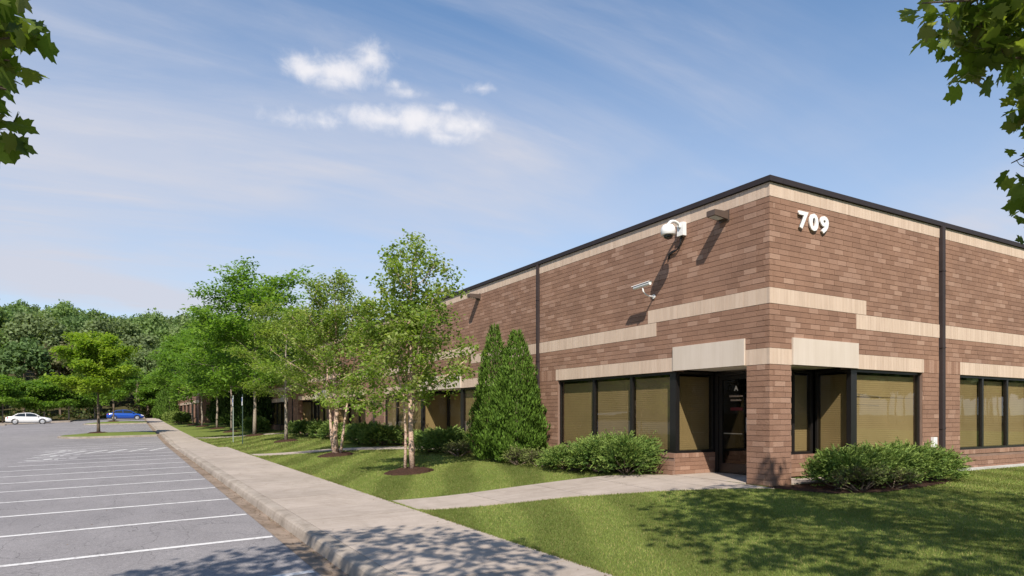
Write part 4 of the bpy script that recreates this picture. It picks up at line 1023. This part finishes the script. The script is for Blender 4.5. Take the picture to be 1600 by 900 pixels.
for k, (yv, lab) in enumerate(((89.5, 'nearest bright hedge mound along the far wing'), (95.0, 'second bright hedge mound along the far wing'), (101.0, 'third bright hedge mound along the far wing'), (107.0, 'bright hedge mound before the far evergreen cones'))):
    juniper([(5.6, yv, 1.1, 2.2, 1.15 + .1 * (k % 2)), (5.4, yv + 2.6, 1.0, 2.0, 1.1)], 90 + k, lab, HED, 620, 14, .5, name='hedge', group='hedge along the far wing', leaf=.17, wid=.07, cat='hedge')

# foreground plane/maple trees whose lower boughs hang into the picture
MAP = [(.125, .185, .028), (.155, .215, .034), (.095, .145, .026), (.185, .235, .044), (.225, .245, .085)]
def maple(base, z0, boughs, seed, label, crown_c, crown_r, n_cl, leafsz=.135, hang=(), free=None):
    rng = np.random.RandomState(seed); root = empty('maple_tree', (base[0], base[1], z0), label=label, cat='tree', group='broadleaf trees beside the camera'); w = Wood(); O = V3(base[0], base[1], z0)
    cc = V3(*crown_c) - O
    pts = [V3(0, 0, -.05), V3(.05, .02, 1.2), V3(.02, .08, 2.6), cc * .75 + V3(0, 0, .3), cc + V3(0, 0, crown_r[2] * .7)]
    w.limb(pts, .17, .03, 10); tips = []
    for i in range(n_cl):
        d = rdir(rng, 1)[0]; q = rng.uniform(.45, 1.0) ** .6; p = cc + d * V3(*crown_r) * q
        q_ = seen_at(p + O)
        if q_ is not None and -90 < q_[0] < 1690 and q_[1] > -90: continue
        tips.append((p, d))
    n_cl = len(tips)
    for i in range(0, n_cl, 5):
        p = tips[i][0]; s = along(pts, rng.uniform(.45, .95)); mid = (s + p) / 2 + V3(0, 0, .35); w.limb([s, (s + mid) / 2 + rng.normal(size=3) * .05, mid, (mid + p) / 2 + rng.normal(size=3) * .05, p], .035, .006, 5)
    for bough in boughs:
        B = [V3(*b) - O for b in bough]; w.limb(B, .030, .005, 6)
        for j in range(len(B) * 3):
            p = along(B, .35 + .65 * rng.uniform()); d = rng.normal(size=3); d[2] -= .2; tw = sweep(rng, p, d, rng.uniform(.15, .42), 3, -.2, .3)
            if free and free(tw[-1] + O): continue
            w.limb(tw, .006, .0025, 4); tips.append((tw[-1], d)); tips.append((tw[1], d))
    for h in hang: tips.append((V3(*h) - O, V3(0, 0, -1)))
    if free: tips = tips[:n_cl] + [t for t in tips[n_cl:] if not free(t[0] + O)]
    A = leaves_at(rng, tips[:n_cl], 8, .14, leafsz, leafsz * .95, MAP, .9, .45, .45); Bq = leaves_at(rng, tips[n_cl:], 6, .12, leafsz, leafsz * .95, MAP, .9, .45, .45)
    P, T, N, ln, wd, C = [np.concatenate(q) for q in zip(A, Bq)]
    w.m.build('trunk', 'brown_bark', root, smooth=True)
    leaf_mesh('crown', P, T, N, ln, wd, C, 'leaf', MAPLE, root)
def seen_at(p):
    d = p[0] * FWD[0] + p[1] * FWD[1]
    if d < .3: return None
    return 800 + 1030 * (p[0] * RGT[0] + p[1] * RGT[1]) / d, 647 - 1030 * (p[2] - EYE) / d
def open_right(p):   # the crown is pruned up on the side of the building
    q = seen_at(p)
    if q is None or q[0] > 1640 or q[1] < -60: return False
    x, y_ = q
    return not ((y_ < 30 and x > 1418) or (y_ < 118 and x > 1438 + y_ * .5) or (205 < y_ < 350 and x > 1552) or (x > 1608))
def open_left(p):
    q = seen_at(p)
    if q is None or q[0] < -40 or q[1] < -60: return False
    return not (q[0] < 20 and q[1] < 78)
def W(px, py, d):
    t = (px - 800) / 1030 * d; return (RGT[0] * t + FWD[0] * d, RGT[1] * t + FWD[1] * d, EYE + (647 - py) / 1030 * d)
maple((7.4, -2.6), lawn_z(7.4, -2.6), [[W(1800, -120, 5.0), W(1620, -40, 5.1), W(1520, 0, 5.2), W(1440, 5, 5.3)], [W(1800, -60, 5.6), W(1650, 10, 5.7), W(1560, 50, 5.8), W(1490, 70, 5.9)], [W(1800, 100, 5.5), W(1700, 140, 5.5), W(1640, 150, 5.5), W(1605, 170, 5.5)], [W(1900, -150, 5.2), W(1700, -40, 5.3), W(1580, 20, 5.4), W(1470, 25, 5.5)], [W(1850, 0, 5.2), W(1690, 60, 5.2), W(1600, 90, 5.3), W(1530, 95, 5.4)],
       [W(1900, 150, 5.6), W(1720, 200, 5.7), W(1640, 225, 5.8), W(1580, 255, 5.9)], [W(1880, 200, 5.4), W(1720, 280, 5.5), W(1650, 310, 5.6), W(1600, 330, 5.7)]],
      5, 'maple at the right edge, its leafy boughs reaching into the sky', (6.1, -.5, 6.9), (4.1, 3.6, 2.6), 680, free=open_right)
maple((-2.4, -.6), lot(-2, -.6) + .25, [[W(-250, -60, 3.4), W(-120, 20, 3.4), W(-20, 60, 3.4), W(15, 60, 3.45)], [W(-260, 40, 3.5), W(-100, 110, 3.5), W(-10, 140, 3.5), W(15, 130, 3.5)], [W(-200, 120, 3.6), W(-70, 170, 3.6), W(-30, 160, 3.6), W(5, 160, 3.6)], [W(-240, 100, 3.3), W(-90, 140, 3.3), W(-30, 130, 3.35), W(10, 140, 3.4)], [W(-240, 0, 3.7), W(-90, 70, 3.7), W(-20, 90, 3.7), W(15, 95, 3.7)]],
      8, 'broadleaf tree at the left edge, a spray of lobed leaves against the sky', (-1.7, 1.2, 6.6), (2.9, 2.7, 2.2), 420, leafsz=.13, free=open_left)

# woodland on the rising ground behind the lot
def woodland():
    rng = np.random.RandomState(77); spots = []
    row = 0
    for yv in (124, 130, 137, 145, 154, 164, 175, 187, 200):
        x = -52 + (row % 2) * 3.2 + rng.uniform(-1, 1)
        while x < 52:
            spots.append((x + rng.uniform(-1.4, 1.4), yv + rng.uniform(-2.2, 2.2), floor_z(x, yv), rng.uniform(.85, 1.2) * (1.0 if row else .8))); x += rng.uniform(5.2, 7.6)
        row += 1
    for k in range(46): # the same wood carries on round the left of the lot
        x, yv = rng.uniform(-120, -74), rng.uniform(-30, 118); spots.append((x, yv, .3 + .12 * max(0, -x - 68), rng.uniform(.9, 1.2)))
    for k in range(110): # unseen trees added behind the camera to darken the window reflections
        x, yv = rng.uniform(-60, 290), rng.uniform(-84, -58); spots.append((x, yv, -.5, rng.uniform(.85, 1.15)))
    Ps, Ts, Ns, Ls, Cs = [], [], [], [], []; trunks = MB()
    kinds = [(.130, .204, .068), (.146, .220, .072), (.112, .182, .064), (.172, .232, .094), (.155, .204, .090)]
    for i, (x, yv, z, s) in enumerate(spots):
        near = yv > 118 and -36 < x < 24; nl = 58 if near else 22; per = 58 if near else 22; R = 4.1 * s; Ht = 17.6 * s
        c = np.array(kinds[rng.randint(len(kinds))]) * rng.uniform(.85, 1.15)
        if i % 31 == 7: c = V3(.15, .15, .075)
        d = rdir(rng, nl); d[:, 2] = np.abs(d[:, 2]) * 1.0 - .35
        lc = d * V3(R, R, Ht * .38) * rng.uniform(.62, 1.0, (nl, 1)) + V3(x, yv, z + Ht * .58); lr = R * rng.uniform(.20, .36, (nl, 1))
        dd = rdir(rng, nl * per); dd[:, 2] = dd[:, 2] * .8 + .15
        P = np.repeat(lc, per, 0) + dd * np.repeat(lr, per, 0) * rng.uniform(.6, 1.08, (nl * per, 1)); Ps.append(P)
        Ts.append(rdir(rng, nl * per)); Ns.append(dd + rng.normal(size=(nl * per, 3)) * .45); Ls.append(rng.uniform(.34, .68, nl * per) * (1 if near else 2.6))
        Cs.append(c * np.repeat(rng.uniform(.8, 1.2, (nl, 1)), per, 0) * rng.uniform(.8, 1.2, (nl * per, 1)))
        trunks.tube([(x, yv, z - .5), (x + rng.uniform(-.4, .4), yv, z + Ht * .7)], [.24 * s, .08], 5, False)
    # undergrowth along the edge
    n = 9000; P = np.stack([rng.uniform(-50, 45, n), 121.5 + rng.uniform(-1, 5, n), np.zeros(n)], 1); P[:, 2] = .9 + .12 * np.maximum(0, P[:, 1] - 122) + rng.uniform(0, 1, n) ** 1.3 * (1.5 + .9 * np.sin(P[:, 0] * .8) + .5 * np.sin(P[:, 0] * 2.1))
    Ps.append(P); Ts.append(rdir(rng, n)); Ns.append(rdir(rng, n) + V3(0, -.5, .6)); Ls.append(rng.uniform(.25, .6, n)); Cs.append(np.array([(.06, .085, .028), (.075, .10, .03), (.13, .10, .045)])[rng.choice(3, n, p=[.5, .35, .15])] * rng.uniform(.8, 1.2, (n, 1)))
    L = np.concatenate(Ls); wo = leaf_mesh('woodland', np.concatenate(Ps), np.concatenate(Ts), np.concatenate(Ns), L, L * .75, np.concatenate(Cs), 'forest_leaf', kind='stuff')
    trunks.build('woodland_trunks', 'brown_bark', wo, kind='stuff')
woodland()

# grass blades over the lawn near the camera
def in_poly(X, Y, poly):
    c = np.zeros(len(X), bool); n = len(poly)
    for i in range(n):
        (x0, y0), (x1, y1) = poly[i], poly[(i + 1) % n]
        if y0 == y1: continue
        hit = ((y0 > Y) != (y1 > Y)) & (X < (x1 - x0) * (Y - y0) / (y1 - y0) + x0); c ^= hit
    return c
def grass():
    rng = np.random.RandomState(2); Xs, Ys, H, Wd = [], [], [], []
    for x0, x1, y0, y1, den, h, w in ((4.34, 13, 2.0, 8.3, 3600, .034, .008), (4.34, 10.46, 8.3, 17, 2400, .036, .010), (4.34, 10.46, 17, 32, 800, .04, .018), (13, 22, .5, 8.3, 1300, .038, .014), (4.34, 10.4, 32, 52, 260, .06, .034), (3.96, 4.34, 36.2, 52, 300, .06, .034), (4.34, 13, -3, 2, 500, .055, .014), (4.325, 4.42, 2, 32, 5200, .05, .010)):
        n = int((x1 - x0) * (y1 - y0) * den); Xs.append(rng.uniform(x0, x1, n)); Ys.append(rng.uniform(y0, y1, n)); H.append(rng.uniform(.65, 1.35, n) * h); Wd.append(np.full(n, w))
    X, Y, H, Wd = map(np.concatenate, (Xs, Ys, H, Wd))
    keep = ~((X > XB - .04) & (Y > YB - .06))
    for p in PATHS:
        keep &= ~in_poly(X, Y, p)
    for mx, my, mr in MULCH: keep &= (X - mx) ** 2 + (Y - my) ** 2 > (mr * .98) ** 2
    keep &= ~in_poly(X, Y, [(10.2, 8.3), (10.4, 6.98), (11.4, 6.70), (12.8, 6.80), (14.1, 6.98), (14.9, 7.35), (15.0, 8.3)])
    X, Y, H, Wd = X[keep], Y[keep], H[keep], Wd[keep]; n = len(X)
    t = np.clip((X - 4.4) / 5.8, 0, 1); Z = .17 + .30 * t * t * (3 - 2 * t) + .95 * np.maximum(0, (Y - 45) / 60) ** 1.2 * .6 * 1.108
    a = math.radians(-27); u = X * math.cos(a) + Y * math.sin(a) + .10 * np.sin(Y * 1.3) ; stripe = np.tanh(np.sin(u * 2 * math.pi / 1.5) * 3)
    lean = np.stack([-math.sin(a) * stripe, math.cos(a) * stripe, np.zeros(n)], 1) * .14
    T = np.stack([rng.normal(size=n) * .42, rng.normal(size=n) * .42, np.ones(n)], 1) + lean
    N = np.stack([rng.normal(size=n), rng.normal(size=n), np.zeros(n)], 1)
    low = .5 + .5 * np.sin(X * 1.1 + 1.3 * np.sin(Y * .7)) * np.sin(Y * .9 + 1.7 * np.sin(X * .6)); mid = .5 + .5 * np.sin(X * 5.3 + 2 * np.sin(Y * 3.1)) * np.sin(Y * 4.7 + np.sin(X * 6.1))
    g0, g1, dry = V3(.140, .186, .042), V3(.190, .228, .060), V3(.30, .26, .11)
    f = (.45 * low + .55 * mid)[:, None]; C = g0 * (1 - f) + g1 * f; isd = (rng.uniform(size=n) < .09 + .07 * low)[:, None]
    C = np.where(isd, dry, C) * rng.uniform(.74, 1.26, (n, 1)) * (1 + .18 * stripe[:, None])
    leaf_mesh('grass', np.stack([X, Y, Z - .004], 1), T, N, H, Wd, C, 'grass', BLADE, kind='stuff')
grass()
# mulch bed under the junipers at the corner
m = MB(); edge = [(10.25, 8.25), (10.42, 7.0), (11.4, 6.68), (12.8, 6.78), (14.1, 6.95), (14.9, 7.3), (15.0, 8.3)]
m.poly([(x, yv, lawn_z(x, yv) + .018) for x, yv in edge][::-1]); 
m.f[-1] = tuple(reversed(m.f[-1])); m.build('mulch', 'mulch', kind='stuff')

# dry leaves and grit blown into the gutter and along the walk edge
def litter():
    rng = np.random.RandomState(19); n = 900
    X = np.where(rng.uniform(size=n) < .7, KERB_X - .02 - np.abs(rng.normal(size=n)) * .09, np.where(rng.uniform(size=n) < .5, 4.34 - np.abs(rng.normal(size=n)) * .12, rng.uniform(-1, 4.3, n))); Y = rng.uniform(3, 34, n)
    Z = np.array([lot(x, y) + .004 if x < 1.9 else (lot(1.9, y) + .006 if x < KERB_X else walk_top(x, y) + .006) for x, y in zip(X, Y)])
    keep = ~((X > KERB_X - .015) & (X < WALK_X + .01)); X, Y, Z = X[keep], Y[keep], Z[keep]; n = len(X)
    T = rdir(rng, n); T[:, 2] *= .15; N = rng.normal(size=(n, 3)) * .2 + V3(0, 0, 1); sz = rng.uniform(.012, .042, n)
    C = np.array([(.13, .08, .045), (.20, .13, .07), (.09, .06, .035), (.16, .15, .06)])[rng.randint(0, 4, n)]
    leaf_mesh('leaf_litter', np.stack([X, Y, Z], 1), T, N, sz, sz * .6, C, 'grass', KITE, kind='stuff')
litter()

# ------------------------------------------------------------------ cars, signs, lamp
def car(loc, rz, paint_, label, L=4.75, sport=False):
    root = empty('parked_car', loc, rz, label=label, cat='car')
    w = .90; hl = L / 2
    # stations along the length: x, sill z, belt z, half width, (hood/deck crown z)
    st = [(-hl, .45, .72, .62, .74), (-hl + .05, .34, .88, .76, .90), (-hl + .35, .26, .97, .86, 1.00), (-hl + .9, .24, .98, .90, 1.02), (-.9, .20, .96, .91, 1.0), (0, .20, .94, .91, .98), (.8, .20, .93, .91, .97), (1.1, .22, .92, .90, .98), (hl - .75, .24, .84, .88, .90), (hl - .3, .27, .74, .82, .80), (hl - .06, .34, .64, .70, .68), (hl, .42, .56, .58, .58)]
    m = MB(); n = 9
    for x, s, b, hw, c in st:
        half = [(hw * .80, s - .03), (hw * .96, s + .06), (hw * 1.0, (s + b) / 2), (hw * .985, b - .05), (hw * .90, b + .01)]
        ring = half + [(0, c)] + [(-a, z) for a, z in reversed(half)]
        n = len(ring); m.v += [(x, a, z) for a, z in ring]
    for i in range(len(st) - 1):
        for k in range(n): m.f.append((i * n + k, (i + 1) * n + k, (i + 1) * n + (k + 1) % n, i * n + (k + 1) % n))
    m.f.append(tuple(range(n))); m.f.append(tuple(reversed(range((len(st) - 1) * n, len(st) * n))))
    body = m.build('body', paint_, root, smooth=True)
    # greenhouse
    cab = [(-1.75, .98, .80, 1.00), (-1.05, .97, .70, 1.36), (-.35, .96, .66, 1.44), (.15, .95, .66, 1.43), (.55, .95, .68, 1.34), (1.25, .94, .80, .98)]
    m = MB(); q = 6
    for x, b, tw, tz in cab:
        m.v += [(x, .82, b - .02), (x, tw, tz - .05 if tz > 1.1 else b), (x, tw * .8, tz), (x, -tw * .8, tz), (x, -tw, tz - .05 if tz > 1.1 else b), (x, -.82, b - .02)]
    for i in range(len(cab) - 1):
        for k in range(q - 1): m.f.append((i * q + k, (i + 1) * q + k, (i + 1) * q + k + 1, i * q + k + 1))
    m.build('window_glass', 'car_glass', root, smooth=True)
    m = MB(); rf = [c for c in cab if c[3] > 1.3]
    for x, b, tw, tz in rf: m.v += [(x, tw + .01, tz - .055), (x, tw * .8, tz + .012), (x, 0, tz + .03), (x, -tw * .8, tz + .012), (x, -tw - .01, tz - .055)]
    for i in range(len(rf) - 1):
        for k in range(4): m.f.append((i * 5 + k, (i + 1) * 5 + k, (i + 1) * 5 + k + 1, i * 5 + k + 1))
    m.build('roof', paint_, root, smooth=True)
    for sgn in (1, -1):
        for (xa, za, ya, xb, zb, yb, r) in ((1.22, .95, .82, .56, 1.33, .69, .03), (-.28, .95, .835, -.33, 1.40, .67, .035), (-1.62, .99, .81, -1.06, 1.34, .70, .055)):
            m = MB(); m.tube([(xa, sgn * ya, za), (xb, sgn * yb, zb)], r, 6); m.build('pillar', paint_, root)
        m = MB(); m.box(.86, 1.02, sgn * .90 - .02 + (0.0 if sgn > 0 else -.10), sgn * .90 + .10 * (sgn > 0) + .02 * (sgn < 0), .98, 1.10); m.build('mirror', paint_, root)
        for wx in (-1.38, 1.42):
            m = MB(); prof = [(.33, -.10), (.335, -.08), (.335, .08), (.33, .10), (.24, .105), (.24, -.105)]; nn = 22
            for r, yy in prof:
                for k in range(nn): th = 2 * math.pi * k / nn; m.v.append((wx + r * math.cos(th), sgn * .80 + yy, .335 + r * math.sin(th)))
            for i in range(6):
                for k in range(nn): m.f.append((i * nn + k, i * nn + (k + 1) % nn, ((i + 1) % 6) * nn + (k + 1) % nn, ((i + 1) % 6) * nn + k))
            wh_ = m.build('wheel', 'tyre', root, smooth=False)
            m = MB(); y0 = sgn * (.80 + .095); m.v.append((wx, y0, .335))
            for k in range(20):
                th = 2 * math.pi * k / 20; r = .235 if k % 4 else .235; m.v.append((wx + r * math.cos(th), y0 - sgn * .02, .335 + r * math.sin(th)))
            m.f += [(0, 1 + k, 1 + (k + 1) % 20) for k in range(20)]; m.build('rim', 'rim', wh_)
            m = MB()   # dark wheel arch lip
            for k in range(12):
                t0, t1 = math.pi * k / 12, math.pi * (k + 1) / 12
                m.poly([(wx + .36 * math.cos(t0), sgn * .912, .335 + .36 * math.sin(t0)), (wx + .40 * math.cos(t0), sgn * .912, .335 + .40 * math.sin(t0)), (wx + .40 * math.cos(t1), sgn * .912, .335 + .40 * math.sin(t1)), (wx + .36 * math.cos(t1), sgn * .912, .335 + .36 * math.sin(t1))])
            m.build('wheel_arch', 'tyre', root)
        m = MB(); m.poly([(hl - .42, sgn * .835, .80), (hl - .06, sgn * .70, .66), (hl - .06, sgn * .715, .56), (hl - .40, sgn * .865, .66)]); m.build('headlight', 'lamp_lens', root)
        m = MB(); m.poly([(-hl + .0, sgn * .66, .84), (-hl + .32, sgn * .872, .92), (-hl + .32, sgn * .885, .76), (-hl + .0, sgn * .68, .70)]); m.build('tail_light', 'tail_red', root)
    MB().box(-hl + .1, hl - .1, -.80, .80, .17, .22).build('underbody', 'tyre', root)
    return root
car((-10.9, 103.2, lot(-10.9, 103.2) + .01), math.radians(3), 'car_white', 'white sedan parked on the far side of the lot, nose to the right')
car((-.35, 108.6, lot(-.3, 108.6) + .01), 0, 'car_blue', 'bright blue car parked nose-in at the far end by the sidewalk', L=4.6)
def sign_post(x, y, h, mat, label):
    z = lawn_z(x, y); root = empty('parking_sign', (x, y, z), label=label, cat='sign', group='accessible parking signs at the dropped kerb')
    m = MB(); m.box(-.02, .02, -.03, .03, -.1, h); m.build('post', mat, root)
    MB().box(-.030, -.0205, -.155, .155, h - .62, h - .16).build('sign_plate', 'sign_face', root)
    MB().box(-.034, -.0305, -.11, .11, h - .40, h - .20).build('blue_panel', 'sign_blue', root)
sign_post(5.43, 38.8, 2.75, 'post_green', 'nearer slim dark sign post on the grass by the dropped kerb')
sign_post(5.28, 41.4, 2.75, 'post_galv', 'paler sign post just behind the dark one by the dropped kerb')
lp = empty('lamp_post', (1.2, 131, 1.2), label='distant white floodlight head showing above the trees beyond the sidewalk', cat='lamp post')
m = MB(); m.tube([(0, 0, 0), (0, 0, 6.4)], [.09, .06], 8); m.build('pole', 'grey_bark', lp); MB().box(-.28, .28, -.14, .14, 6.4, 6.62).build('lamp_head', 'white_plastic', lp)
